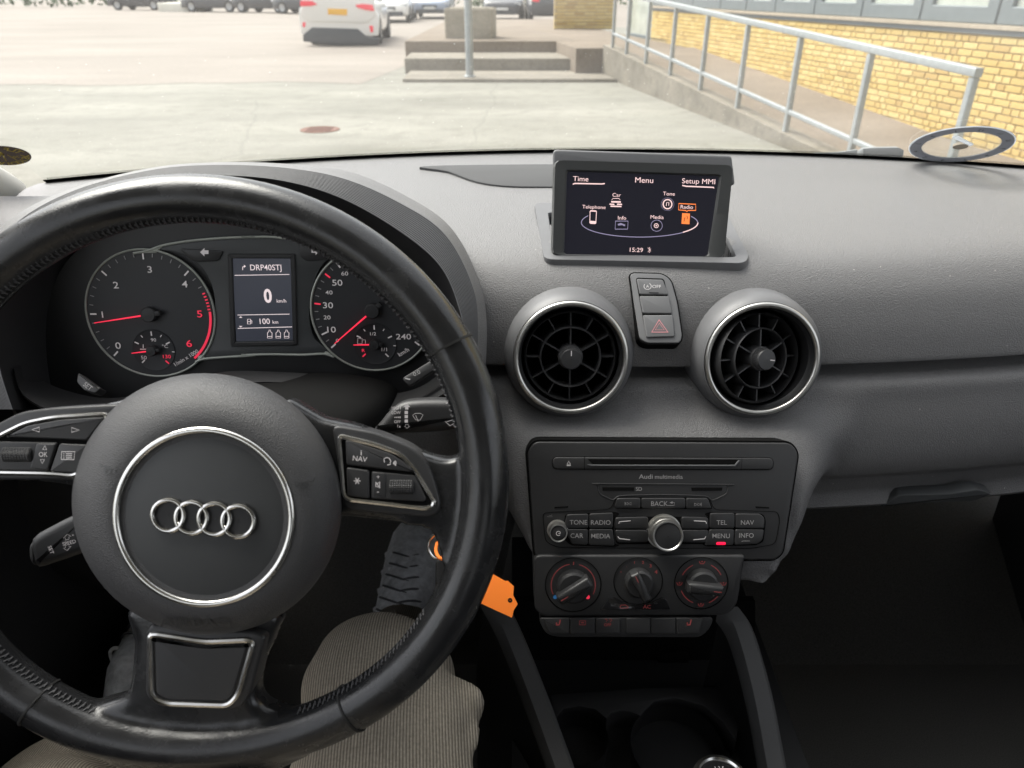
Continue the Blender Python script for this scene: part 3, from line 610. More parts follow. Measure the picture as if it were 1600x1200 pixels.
# wiper arm outside the glass
def gp(px, py, off=-.02): u, v = glass_hit(px, py, off); return glass_pt(u, v, off)
wp = empty('windscreen_wiper', gp(1370, 241)); WP = Matrix.Translation(-gp(1370, 241)); M['wiper'] = mat('wiper_plastic', (.20, .215, .22), .5, var=.1)
def bar(pts, hs, par, nm, mt):
    m_ = MB(); RR = []
    for (px, py), h in zip(pts, hs):
        c = gp(px, py); RR.append([tuple(c+Vector((0, dy*h, dz*h))) for dy, dz in ((-.6, -1), (.6, -1), (.8, 0), (.5, 1), (-.5, 1), (-.8, 0))])
    m_.rings(RR); m_.xf(WP).build(nm, mt, par)
bar([(1338, 241), (1346, 239), (1366, 239), (1400, 239.5), (1409, 241)], [.003, .0065, .0078, .0085, .006], wp, 'arm', 'wiper')
bar([(1268, 242), (1310, 241), (1338, 238)], [.0025, .003, .004], wp, 'blade', 'wiper'); bar([(1358, 246), (1372, 247), (1405, 248)], [.003, .0045, .0035], wp, 'pivot_cap', 'lower_black')
tag(wp, 'grey windscreen wiper arm resting outside the glass near the parking disc', 'wiper')

# ================================================================== dashboard
rows_c = [(1.045, 1.0035), (.98, 1.0035), (.90, .9985), (.82, .993), (.74, .9875), (.672, .978), (.640, .957), (.622, .925), (.612, .893),   # 0-8 top pad
          (.613, .889), (.632, .886), (.634, .877), (.618, .874), (.607, .868),                                   # 9-13 groove
          (.602, .850), (.594, .820), (.590, .792), (.593, .773), (.602, .762), (.607, .742), (.612, .722), (.80, .69), (1.08, .62)]  # 14-22
stack = {14: (.596, .853), 15: (.566, .834), 16: (.540, .800), 17: (.524, .768), 18: (.512, .746), 19: (.504, .732), 20: (.509, .722), 21: (.57, .70), 22: (.75, .67)}
sedge = {13: (.20, .34), 14: (.22, .36), 15: (.25, .345), 16: (.262, .325), 17: (.258, .300), 18: (.248, .288), 19: (.236, .276), 20: (.224, .264), 21: (.212, .252), 22: (.20, .24)}
XS = np.concatenate([np.linspace(-.60, .0, 60)[:-1], np.linspace(0, .34, 170), np.linspace(.34, .875, 60)[1:]])
ctl = []
for i, (y, z) in enumerate(rows_c):
    t = XS-XC; k = np.interp(y, [.66, 1.04], [.20, -.20]) if i <= 8 else .20
    Y = y+k*t*t; Z = np.full_like(XS, z)-(.035*t*t if i < 3 else 0)
    if i in stack:
        a, b = sedge[i]; w = 1-smooth01(a-XC, b-XC, np.abs(t)); Y = Y*(1-w)+stack[i][0]*w; Z = Z*(1-w)+stack[i][1]*w
    ctl.append(np.stack([XS, Y, Z], 1))
def crom(ctl, n, sharp=()):
    out = []; m = len(ctl)
    for i in range(m-1):
        p1, p2 = ctl[i], ctl[i+1]
        p0 = ctl[i-1] if i > 0 and i not in sharp else p1; p3 = ctl[i+2] if i+2 < m and (i+1) not in sharp else p2
        for k in range(n):
            t = k/n; out.append(.5*((2*p1)+(p2-p0)*t+(2*p0-5*p1+4*p2-p3)*t*t+(3*p1-p0-3*p2+p3)*t**3))
    out.append(ctl[-1]); return out
G = crom(ctl, 5, sharp=(9, 10, 11, 12))
VENT = [(Frame(at(892, 560, .662), 15), 0), (Frame(at(1191, 562, .662), 15), 1)]
FB = Frame((XC+.014, .66, .9752), 82)      # plane of the screen's surround on the pad
well = ccw(FB.pts([(857, 335), (866, 398), (1150, 404), (1118, 338)], 0))
def inside(p, P):
    c = False
    for i in range(len(P)):
        (x1, y1), (x2, y2) = P[i-1], P[i]
        if (y1 > p[1]) != (y2 > p[1]) and p[0] < (x2-x1)*(p[1]-y1)/(y2-y1)+x1: c = not c
    return c
def cut(c):
    c = Vector(c)
    for f, _ in VENT:
        v = c-f.O
        if math.hypot(v.dot(f.R), v.dot(f.U)) < .049 and -.08 < v.dot(f.N) < .08: return True
    v = c-FB.O
    return abs(v.dot(FB.N)) < .03 and inside((v.dot(FB.R), v.dot(FB.U)), well)
m_ = MB(); ng = len(XS); V = [tuple(p) for r in G for p in r]; F = []
for j in range(len(G)-1):
    for i in range(ng-1):
        q = (j*ng+i, j*ng+i+1, (j+1)*ng+i+1, (j+1)*ng+i)
        if not cut((G[j][i]+G[j+1][i+1])*.5): F.append(q)
m_.add(V, F)
db = empty('dashboard', Vector((XC, .6, .70))); DB = Matrix.Translation(-Vector((XC, .6, .70)))
def dpart(mb, name, m, par=db, **k): return mb.xf(DB).build(name, m, par, **k)
dpart(m_, 'dash_body', 'dash', smooth=50)
def dash_y(px, py, lift=0):         # a point of the pad surface seen at that pixel
    d = ray(px, py); best = None
    A = np.array(G); 
    P = A.reshape(-1, 3)-np.array(C0); dd = np.array(d); 
    tt = P @ dd/(dd @ dd); dist = np.linalg.norm(P-tt[:, None]*dd, axis=1)
    dist[(A.reshape(-1, 3)[:, 2] < .70)] = 9
    o = np.argsort(dist)[:6]; w = 1/(dist[o]+1e-5); t = (tt[o]*w).sum()/w.sum()
    return C0+d*t*(1-lift/t)
# demister insert, smooth, its colour darkened to look recessed, at the back of the pad
ins = [(662, 260), (700, 268), (745, 284), (795, 291), (870, 292), (1010, 293), (1090, 291), (1110, 275), (1090, 258), (1010, 257), (850, 257)]
FD = Frame((0, .93, 1.0015), 86.3); m_ = MB(); P = FD.pts(spline(ins, 4, True)); m_.prism(P, -.004, .0004, .0003, 2); m_.xf(DB @ FD.M).build('demister_panel', 'insert', db)
m_ = MB(); m_.prism(FD.pts([(1000, 270), (1105, 270), (1105, 273), (1000, 273)]), 0, .002); m_.xf(DB @ FD.M).build('demister_slot', 'void', db)
# glovebox latch below the lip
m_ = MB(); FG = Frame(at(1450, 772, .757), -5); m_.prism(rpoly(FG.pts([(1372, 788), (1405, 770), (1480, 768), (1525, 761), (1548, 768), (1520, 780), (1470, 782), (1420, 783)]), .003, 3), -.01, .004, .002, 2); m_.xf(DB @ FG.M).build('glovebox_latch', 'cl_grey', db)
# surround of the pop-up screen and the dark well it rises from
OUT = rpoly(FB.pts([(834, 317), (1130, 322), (1171, 402), (1164, 412), (850, 406)], .002), [.004, .004, .010, .010, .012] if False else .009, 5)
INN = rpoly(FB.pts([(858, 333), (1118, 336), (1149, 402), (866, 396)], .002), .003, 5)
o_, i_ = resample(OUT, 160, True), resample(INN, 160, True)
def align(a, b):
    b = np.array(b); j = int(np.argmin(np.linalg.norm(b-np.array(a[0]), axis=1))); return [tuple(x) for x in np.roll(b, -j, axis=0)]
i_ = align(o_, i_); z = lambda L, h: [(x, y, h) for x, y in L]
m_ = MB(); m_.rings([z(o_, -.006), z(o_, .0015), z([tuple(np.array(a)*.97+np.array(b)*.03) for a, b in zip(o_, i_)], .0025), z([tuple(np.array(a)*.1+np.array(b)*.9) for a, b in zip(o_, i_)], .0022), z(i_, -.001), z(i_, -.03)], False, False)
m_.xf(DB @ FB.M).build('screen_surround', 'dash_smooth', db)
m_ = MB(); m_.rings([z(i_, -.002), z(i_, -.05)], False, True); m_.xf(DB @ FB.M).build('screen_well', 'void', db)
# lower knee panel on the driver's side
m_ = MB(); KP = [[(-.58, y, z0), (-.44, y, z0), (-.34, y+.02, (z0+z1)/2), (-.24, y+.01, z1), (-.02, y, z1)] for y, z0, z1 in ((.66, .75, .75), (.645, .70, .722), (.655, .60, .69), (.70, .53, .665), (.95, .48, .62))]
m_.rings([spline(r, 6) for r in KP], False, False, False); dpart(m_, 'knee_panel', 'black')
m_ = MB(); FK = Frame(at(30, 800, .83), -4); m_.ringprism(rpoly(FK.pts([(-160, 735), (-20, 745), (22, 790), (26, 845), (0, 868), (-160, 885)]), .02, 6), .0016, 0, .002, .0005); m_.xf(DB @ FK.M).build('fusebox_cover', 'panel', db)
tag(db, 'dark grey grained car dashboard with a horizontal groove and glovebox', 'dashboard')
# ================================================================== instrument cluster
FC = Frame(at(400, 490, .665), 13)
ic = empty('instrument_cluster', FC.M); FCI = FC.M.inverted()
k1, k2 = crop(100, 340, 4.287), crop(340, 340, 4.2105)
NC = 140
def wcurve(P, D): return resample(spline([tuple(at(x, y, D if not isinstance(D, list) else D[i])) for i, (x, y) in enumerate(P)], 10), NC)
c_in = [(84, 640), (70, 560), (72, 480), (100, 415), (150, 378), (240, 358), (340, 350), (440, 351), (540, 365), (620, 395), (672, 440), (705, 500), (712, 560), (700, 640)]
c_li = [(20, 640), (0, 575), (-8, 500), (14, 420), (70, 352), (130, 312), (237, 284), (340, 275), (440, 283), (530, 309), (617, 357), (684, 412), (715, 475), (727, 545), (718, 640)]
c_lo = [(-10, 640), (-34, 575), (-42, 500), (-22, 410), (30, 345), (119, 297), (237, 266), (340, 258), (450, 263), (540, 280), (625, 317), (692, 362), (733, 432), (747, 500), (742, 640)]
c_bk = [(-20, 650), (-46, 580), (-54, 500), (-34, 400), (22, 338), (119, 292), (237, 262), (340, 253.5), (450, 256), (545, 268), (634, 306), (703, 354), (745, 430), (760, 508), (753, 650)]
c_b2 = [(-10, 650), (-36, 580), (-44, 500), (-24, 402), (28, 344), (121, 300), (237, 272), (340, 264), (450, 266), (543, 277), (634, 308), (704, 357), (748, 436), (762, 512), (755, 650)]
Ci, Cl, Co, Cb, C2 = wcurve(c_in, .662), wcurve(c_li, .600), wcurve(c_lo, .612), wcurve(c_bk, .640), wcurve(c_b2, .76)
def lerp(A, B, t): return [tuple(np.array(a)*(1-t)+np.array(b)*t) for a, b in zip(A, B)]
W2C = lambda mb: mb.xf(FCI)
hood = MB(); hood.rings([lerp(Ci, Cl, t) for t in np.linspace(-.05, 1, 8)], False, False, False)
W2C(hood).build('hood_lining', 'black', ic, 60)
lip = MB(); RR = []; nr = 15                      # ridged lip of the hood
for i in range(nr):
    for t, h in ((i/nr, 0), ((i+.35)/nr, .0007), ((i+.75)/nr, .0007)):
        RR.append([tuple(Vector(p)-FW*h+UP*h*.4) for p in lerp(Cl, Co, t)])
RR.append(Co); lip.rings(RR, False, False, False); W2C(lip).build('ridged_lip', 'dash_smooth', ic, 20)
top = MB(); top.rings([Co, lerp(Co, Cb, .5), Cb]+[lerp(Cb, C2, t) for t in (.25, .6, 1)], False, False, False); W2C(top).build('hood_top', 'dash', ic, 60)
# back plate and centre housing
back = FC.pts(spline([(90, 640), (66, 560), (70, 480), (98, 412), (150, 374), (240, 352), (340, 344), (440, 345), (540, 358), (625, 390), (680, 440), (712, 500), (716, 560), (705, 640)], 8, True))
m_ = MB(); m_.prism(back, -.02, -.004); m_.build('back_plate', 'black', ic)
ch = FC.pts([(245, 388), (300, 376), (380, 371), (450, 371), (500, 378), (545, 390), (520, 400), (500, 420), (486, 460), (484, 500), (492, 530), (510, 550), (400, 554), (315, 560), (330, 535), (336, 500), (334, 455), (318, 420), (290, 398)])
m_ = MB(); m_.prism(spline(ch, 3, True), -.01, .0008, .0008, 2); m_.build('centre_housing', 'cl_grey', ic)
m_ = MB()
m_.ptube([FC.p(*k1(x, y)) for x, y in spline([(470, 238), (560, 222), (660, 188), (760, 168), (900, 150), (1100, 135), (1286, 128)], 5)]+[FC.p(*k2(x, y)) for x, y in ((160, 128), (300, 126), (380, 128), (450, 138))], .0012, .0012, .0012, False)
m_.prism([FC.p(*k1(x, y)) for x, y in ((480, 237), (560, 215), (650, 186), (665, 196), (640, 212), (622, 236))], -.002, .0016, .0004, 2)
m_.build('upper_silver_trim', 'silver', ic); m_ = MB()
lowtrim = [FC.p(*k1(x, y)) for x, y in spline([(885, 965), (940, 945), (1050, 935), (1180, 927), (1286, 921)], 4)]+[FC.p(*k2(x, y)) for x, y in spline([(160, 903), (350, 898), (560, 901), (700, 895), (765, 915)], 4)]
m_.ptube(lowtrim, .0012, .0012, .0012, False); m_.prism([FC.p(*k1(x, y)) for x, y in ((890, 965), (905, 925), (925, 918), (950, 940))], -.002, .0016, .0004, 2)
m_.prism([FC.p(*k2(x, y)) for x, y in ((690, 900), (712, 878), (735, 885), (770, 920))], -.002, .0016, .0004, 2)
m_.build('lower_silver_trim', 'silver', ic)
# warning lamp pods and arrows
pod = [(780, 205), (1075, 222), (1040, 290), (900, 295), (850, 280)]
m_ = MB(); m_.prism(rpoly([FC.p(*k1(x, y)) for x, y in pod], .003), 0, .0022, .0008, 2); w = m_.build('warning_pod', 'black', ic)
def arrow(cx, cy, s, d): return [(cx-d*s, cy), (cx, cy-s*.95), (cx, cy-s*.42), (cx+d*s*.9, cy-s*.42), (cx+d*s*.9, cy+s*.42), (cx, cy+s*.42), (cx, cy+s*.95)]
m_ = MB(); m_.flat(FC.pts(arrow(319.5, 394, 7, 1), .003), .003); m_.build('turn_arrow', 'white', w)
m_ = MB(); m_.prism(rpoly(FC.pts([(470, 380), (545, 384), (520, 404), (480, 408), (468, 398)]), .003), 0, .0022, .0008, 2); w = m_.build('warning_pod', 'black', ic)
m_ = MB(); m_.flat(FC.pts(arrow(493, 392, 7, -1), .003), .003); m_.build('turn_arrow', 'white', w)
# dials
def dial(cx, cy, R, a_of, majors, minors, nums, redarc=None):
    c = FC.p(cx, cy, .002); rr = R*FC.m(cx, cy)
    m_ = MB(); m_.lathe([(rr*1.0, -.008), (rr*1.0, .0005), (rr*.97, .0005), (rr*.86, .0), (.0003, .0)], *c, n=96); d = m_.build('dial', 'dial', ic)
    m_ = MB(); m_.ptube(circle(*c, rr, 96), .0012, .0010, .0010); m_.build('bezel_ring', 'silver', d)
    for lst, r0, w, mt, nm in ((majors, .845, .0014, 'white', 'scale_marks'), (minors, .885, .0008, 'grey_print', 'fine_scale_marks')):
        for red in (0, 1):
            m_ = MB(); n = 0
            for q in lst:
                v, rd = q if isinstance(q, tuple) else (q, 0)
                if rd != red: continue
                a = R_(a_of(v)); m_.stroke([(c[0]+math.cos(a)*rr*r0, c[1]+math.sin(a)*rr*r0), (c[0]+math.cos(a)*rr*.945, c[1]+math.sin(a)*rr*.945)], w, .0009); n += 1
            if n: m_.build(nm, 'red_lit' if red else mt, d, kind='stuff')
    for red in (0, 1):
        for t_, px, py, h, rd, rot in nums:
            if rd != red: continue
            m_ = MB(); x, y = FC.p(px, py, .001); m_.text(t_, x, y, .0010, h*FC.m(px, py), R_(rot), 1.3 if len(t_) < 4 else 1.0, .006); m_.build('numeral', 'red_lit' if red else 'white', d)
    return d, c, rr
tach = lambda v: 225-45*v
d1, c1, r1 = dial(234.5, 491, 100, tach, [0, 1, 2, 3, 4], [i/5 for i in range(0, 23) if i % 5], [('0', 184.4, 540, 10, 0, 0), ('1', 160, 491.6, 9.5, 0, 0), ('2', 181, 445.5, 10, 0, 0), ('3', 233.7, 421, 10, 0, 0), ('4', 288.5, 444, 10, 0, 0), ('5', 311.8, 490.5, 10.5, 1, 0), ('6', 295.5, 536.7, 10.5, 1, 0), ('1/min x 1000', 291, 559, 6, 0, 30)])
m_ = MB(); A = [R_(tach(v)) for v in np.linspace(4.95, 6.1, 24)]; m_.stroke([(c1[0]+math.cos(a)*r1*.93, c1[1]+math.sin(a)*r1*.93) for a in A], .0022, .0012)
for v in np.linspace(4.55, 4.9, 6): a = R_(tach(v)); m_.stroke([(c1[0]+math.cos(a)*r1*.90, c1[1]+math.sin(a)*r1*.90), (c1[0]+math.cos(a)*r1*.945, c1[1]+math.sin(a)*r1*.945)], .0012, .0012)
m_.build('red_zone', 'red_lit', d1)
spd = lambda v: 221-1.60*v if v <= 60 else 125-(v-60)*.905
d2, c2, r2 = dial(582, 485.5, 96, spd, [(10, 0), (30, 1), (50, 1)]+[(v, 0) for v in (0, 60, 80, 100, 120, 140, 160, 180, 200, 220, 240)], [5, 15, 20, 25, 35, 40, 45, 55, 70, 90, 110, 130, 150, 170, 190, 210, 230],
    [('10', 518, 515, 9, 0, 0), ('20', 511, 496, 6, 0, 0), ('30', 512.5, 477, 9, 0, 0), ('40', 514, 457, 6, 0, 0), ('50', 527, 441.7, 9, 0, 0), ('60', 538.6, 427.4, 6, 0, 0), ('80', 556, 419, 8, 0, 0), ('100', 583, 412, 8, 0, 0), ('120', 610, 420, 8, 0, 0), ('140', 631, 437, 8, 0, 0), ('160', 643, 462, 8, 0, 0), ('180', 647, 485, 8, 0, 0), ('220', 643, 508, 6.5, 0, 0), ('240', 630.5, 526, 8.5, 0, 0), ('km/h', 630.5, 550, 6.5, 0, 30), ('0', 527, 532, 5.5, 0, 0)])
def needle(d, c, rr, ang, Lr, hubr, w, tail=True):
    a = R_(ang); e = (math.cos(a), math.sin(a)); m_ = MB()
    P = [(c[0]+e[0]*hubr*.7-e[1]*w, c[1]+e[1]*hubr*.7+e[0]*w), (c[0]+e[0]*Lr-e[1]*w*.45, c[1]+e[1]*Lr+e[0]*w*.45), (c[0]+e[0]*Lr+e[1]*w*.45, c[1]+e[1]*Lr-e[0]*w*.45), (c[0]+e[0]*hubr*.7+e[1]*w, c[1]+e[1]*hubr*.7-e[0]*w)]
    m_.prism(P, .0035, .0048, .0004, 2); m_.build('needle', 'needle', d)
    m_ = MB(); m_.lathe([(hubr*1.05, .0012), (hubr, .0062), (hubr*.88, .007), (.0003, .0072)], *c, n=32)
    if tail: m_.prism([(c[0]-e[0]*q-e[1]*s, c[1]-e[1]*q+e[0]*s) for q, s in ((hubr*.8, -hubr*.35), (hubr*1.6, -hubr*.32), (hubr*1.6, hubr*.32), (hubr*.8, hubr*.35))], .002, .0062, .0006, 2)
    m_.build('needle_hub', 'panel', d)
pm = FC.m(234, 491)
needle(d1, c1, r1, 188.6, 88*pm, 11.5*pm, 1.3*pm); needle(d2, c2, r2, 220, 80*pm, 11.5*pm, 1.4*pm)
def subdial(d, px, py, ang, items, marks):
    c = FC.p(px, py, .001); m_ = MB(); m_.lathe([(33*pm, .0003), (33*pm, .0008), (31*pm, .0004), (.0003, .0004)], *c, n=48); s_ = m_.build('small_dial', 'gloss' if False else 'dial', d)
    needle(d, c, 1, ang, 33*pm, 8*pm, 1.1*pm, True)
    for red in (0, 1):
        m_ = MB(); n = 0
        for t_, x, y, h, rd in items:
            if rd == red: m_.text(t_, *FC.p(x, y, .001), .0013, h*pm, 0, 1.2, .004); n += 1
        for a, r0, r1_, w, rd in marks:
            if rd == red: a = R_(a); m_.stroke([(c[0]+math.cos(a)*r0*pm, c[1]+math.sin(a)*r0*pm), (c[0]+math.cos(a)*r1_*pm, c[1]+math.sin(a)*r1_*pm)], w*pm, .0013); n += 1
        if n: m_.build('small_numerals', 'red_lit' if red else 'white', d)
MK = [(225, 22, 29, 2, 0), (155, 24, 31, 2, 0), (125, 25, 29, 1.3, 0), (90, 23, 30, 2, 0), (57, 25, 29, 1.3, 0), (25, 23, 30, 2, 0), (-5, 29, 33, 1.3, 0)]
subdial(d1, 240, 547, 187, [('90', 240, 531, 5, 0), ('50', 225, 558.5, 5.5, 0), ('130', 261, 557, 5.5, 1), ('°C', 258, 541, 5, 0)], MK+[(-45, 24, 31, 2, 1)])
subdial(d2, 586, 537.5, 181, [('1/2', 583, 521.5, 5, 0), ('1/1', 600.5, 546, 5.5, 0), ('R', 568, 547.5, 5, 1)], MK[1:]+[(225, 22, 29, 2, 1), (-45, 22, 29, 2, 0)])
m_ = MB()
for pts in ([(559, 529), (566, 529), (566, 537), (559, 537)],): m_.stroke(FC.pts(pts, .001), .8*pm, .0013, True)
m_.stroke(FC.pts([(567, 531), (571, 531), (571, 537)], .001), .8*pm, .0013); m_.stroke(FC.pts([(224, 538), (224, 544)], .001), 1.2*pm, .0013); m_.stroke(FC.pts([(219, 545.5), (229, 545.5)], .001), 1.2*pm, .0013)
m_.build('gauge_symbols', 'white', d1)
# centre display
DQ = [(364, 403), (455, 404), (458, 531), (370, 533)]
m_ = MB(); m_.ringprism(rpoly(FC.pts([(357, 396), (462, 396), (466, 539), (362, 541)]), .002, 3), .0042, .0006, .0028, .0008); m_.build('display_frame', 'black', ic)
m_ = MB(); m_.prism(rpoly(FC.pts(DQ), .001, 3), -.003, .0013); ds = m_.build('display', 'lcd', ic)
m_ = MB(); zz = .0017
T = lambda s, x, y, h, al='c', sx=1, b=.004: m_.text(s, *FC.p(*k2(x, y), zz), zz, h/4.21*FC.m(400, 470), 0, sx, b, al)
T('DRP40STJ', 317, 328, 36, 'c', .95); T('0', 330, 515, 84, 'c', .85, .03); T('km/h', 420, 548, 22); T('100', 310, 682, 36); T('km', 380, 687, 22)
for a, b in (((112, 380), (472, 374)), ((130, 641), (473, 635)), ((133, 729), (490, 719))): m_.stroke([FC.p(*k2(*a), zz), FC.p(*k2(*b), zz)], .0006, zz)
for x in (343, 399, 454):
    m_.stroke([FC.p(*k2(x+a, 768+b), zz) for a, b in ((-15, 25), (-15, -10), (-5, -18), (-5, -28), (5, -28), (5, -18), (15, -10), (15, 25))], .0005, zz, True); m_.stroke([FC.p(*k2(x-15, 782), zz), FC.p(*k2(x+15, 782), zz)], .0005, zz)
m_.stroke([FC.p(*k2(*q), zz) for q in ((165, 345), (165, 325), (180, 320))], .0007, zz); m_.flat([FC.p(*k2(*q), zz) for q in ((173, 310), (186, 320), (174, 330))], zz)
m_.stroke([FC.p(*k2(*q), zz) for q in ((197, 700), (197, 668), (217, 668), (217, 700))], .0006, zz, True); m_.stroke([FC.p(*k2(*q), zz) for q in ((198, 684), (216, 684))], .0005, zz); m_.stroke([FC.p(*k2(*q), zz) for q in ((217, 676), (226, 680), (224, 697))], .0005, zz)
for cy, s in ((655, -1), (717, 1)): m_.flat([FC.p(*k2(152+a, cy+b), zz) for a, b in ((-12, -4*s), (12, -4*s), (0, 6*s))], zz)
m_.build('display_lettering', 'white_lit', ds)
# lower cowl with set button
c_a = [(46, 560), (60, 590), (110, 612), (170, 622), (240, 612), (310, 590), (360, 580), (430, 581), (500, 586), (545, 603), (600, 615), (650, 607), (690, 580), (705, 545)]
c_bq = [(22, 575), (38, 618), (100, 650), (180, 668), (260, 655), (330, 622), (380, 600), (440, 597), (500, 602), (540, 622), (600, 640), (660, 632), (710, 600), (728, 555)]
c_c = [(10, 590), (30, 650), (110, 700), (200, 720), (280, 700), (340, 660), (390, 640), (440, 635), (500, 640), (540, 660), (600, 670), (670, 660), (722, 620), (740, 575)]
Ca, Cq, Cc = wcurve(c_a, .655), wcurve(c_bq, .61), wcurve(c_c, .70)
m_ = MB(); m_.rings([Ca, lerp(Ca, Cq, .5), lerp(Ca, Cq, .92), Cq, lerp(Cq, Cc, .08)], False, False, False); W2C(m_).build('lower_cowl', 'black', ic, 40)
m_ = MB(); m_.rings([lerp(Cq, Cc, .08), lerp(Cq, Cc, .6), Cc], False, False, False); W2C(m_).build('cowl_underside', 'void', ic, 40)  # underside shade put into the colour as near-black
FS = Frame(at(150, 604, .618), 45, 0, -12); kq = k1
def cap(F, P, k, z0, z1, nm, mt, par, bev=.0012, r=.002, h=0): 
    m_ = MB(); m_.prism(rpoly(F.pts(P, h, k), r, 4), z0, z1, bev, 3); return m_.build(nm, mt, par)
m_ = MB(); m_.prism(rpoly(FS.pts([(110, 1045), (240, 1140), (265, 1150), (230, 1185), (150, 1165), (100, 1110)], 0, k1), .002, 4), -.006, .004, .0012, 3); sb = m_.xf(FCI @ FS.M).build('set_button', 'button', ic)
m_ = MB(); m_.text('SET', *FS.p(*k1(160, 1130), .0043), .0043, .0038, R_(-22)); m_.xf(FCI @ FS.M).build('lettering', 'grey_print', sb)
FS2 = Frame(at(650, 584, .618), 40); m_ = MB(); m_.prism(rpoly(FS2.pts([(628, 592), (680, 560), (690, 572), (640, 604)]), .003, 4), -.004, .002, .001, 2); ob = m_.xf(FCI @ FS2.M).build('reset_button', 'button', ic)
m_ = MB(); m_.text('0.0', *FS2.p(651, 583, .0024), .0024, .0036, R_(28)); m_.stroke(FS2.pts([(633, 591), (641, 593)], .0024), .0012, .0024); m_.xf(FCI @ FS2.M).build('lettering', 'grey_print', ob)
tag(ic, 'hooded instrument cluster with two round dials and a small centre display', 'instrument cluster')

# ================================================================== steering wheel
FWh = Frame(at(308, 749, .445), 26)
sw = empty('steering_wheel', FWh.M); kw = crop(0, 600, 2); kl = crop(0, 620, 4); kg = crop(500, 600, 5.2167)
Rm = .1715; RW, RD_ = .0147, .0155
def rim_pt(a, q, ew=0):             # angle round the wheel, angle round the section
    ca, sa = math.cos(a), math.sin(a); fl = 1-.025*max(0, -sa)**6
    r = Rm*fl+(RW+ew)*math.cos(q); return (ca*r*1.022, sa*r*.988, (RD_+ew)*math.sin(q))
m_ = MB(); nA = 160; RR = [[rim_pt(2*math.pi*i/nA, 2*math.pi*k/20) for k in range(20)] for i in range(nA)]; RR.append(RR[0]); m_.rings(RR, False, False)
# spokes, in the wheel's plane
sp_r = [(440, 628), (505, 652), (560, 664), (620, 690), (665, 708), (697, 716), (722, 708), (750, 690), (752, 930), (716, 925), (696, 890), (688, 855), (680, 836), (668, 822), (620, 815), (540, 806), (480, 800)]
sp_l = [(230, 630), (150, 634), (70, 640), (10, 655), (-60, 690), (-110, 680), (-130, 820), (-90, 812), (-50, 775), (0, 752), (60, 752), (120, 760), (200, 790)]
sp_b = [(216, 940), (212, 1000), (207, 1060), (196, 1085), (150, 1102), (110, 1118), (190, 1200), (440, 1200), (520, 1130), (480, 1118), (440, 1112), (410, 1098), (402, 1075), (408, 1040), (430, 940)]
for P, zt in ((sp_r, .006), (sp_l, .006), (sp_b, .006)):
    m_.prism(FWh.pts(spline(P, 3, True)), -.013, zt, .006, 3)
rim = remesh(m_.build('leather_rim', 'leather', sw), .0018, 9, .5)
# hub and airbag cover: a skewed dome
def dome(rings_, nm, mt, par, n=72, cap1=True):
    RR = []
    for cx, cy, rx, ry, h, rot in rings_:
        c = FWh.p(cx, cy, h); s = FWh.m(cx, cy, h)
        RR.append([(c[0]+rx*s*math.cos(2*math.pi*i/n), c[1]+ry*s*math.sin(2*math.pi*i/n), h) for i in range(n)])
    m_ = MB(); m_.rings(RR, True, cap1); return m_.build(nm, mt, par, 60)
ab = dome([(322, 782, 200, 192, -.03, 0), (323, 786, 209, 203, -.004, 0), (323, 789, 211, 206, .010, 0), (322, 793, 207, 202, .021, 0), (321, 798, 196, 192, .030, 0), (319.5, 803, 178, 175, .0365, 0), (319, 806, 160, 158, .0392, 0), (318.5, 808, 146, 144, .0398, 0), (318.5, 808, 135, 133, .039, 0)], 'airbag_cover', 'airbag', sw)
HZ = .0398; hc = FWh.p(318.5, 808.5, HZ); hs_ = FWh.m(318.5, 808.5, HZ)
m_ = MB(); m_.ptube(circle(*hc, 137*hs_, 96), HZ, 5.6*hs_, .0017, n=12); m_.build('chrome_ring', 'chrome', sw)
m_ = MB(); m_.lathe([(133*hs_, HZ-.002), (133*hs_, HZ-.0012), (110*hs_, HZ-.0002), (60*hs_, HZ+.0009), (.0003, HZ+.0012)], *hc, n=96); m_.build('badge_disc', 'disc', sw)
EZ = HZ+.0012; ctr = [FWh.p(*kw(x, y), EZ) for x, y in ((529, 410), (602, 417), (673, 421), (747, 428))]; er = 24.3*hs_
m_ = MB()
for c in ctr: m_.lathe([(er+4.5*hs_, EZ-.001), (er+4.5*hs_, EZ+.0001), (.0004, EZ+.0001)], *c, n=48) if c is ctr[0] else m_.lathe([(er+4.5*hs_, EZ-.001), (er+4.5*hs_, EZ+.0001+.00003*ctr.index(c)), (.0004, EZ+.0001+.00003*ctr.index(c))], *c, n=48)
m_.build('emblem_shade_plate', 'black', sw)  # thin raised dark discs, a recess's shade put into their colour
for i, c in enumerate(ctr):
    m_ = MB(); n = 96; P = circle(*c, er, n); RR = []
    for j, (x, y) in enumerate(P):
        a = 2*math.pi*j/n; dz = .0002*math.sin(2*a)*(1 if i % 2 else -1); ux, uy = math.cos(a), math.sin(a)
        RR.append([(x+ux*.00125*math.cos(q), y+uy*.00125*math.cos(q), EZ+.0012+dz+.0011*math.sin(q)) for q in [2*math.pi*k/10 for k in range(10)]])
    RR.append(RR[0]); m_.rings(RR, False, False); m_.build('emblem_ring', 'chrome', sw)
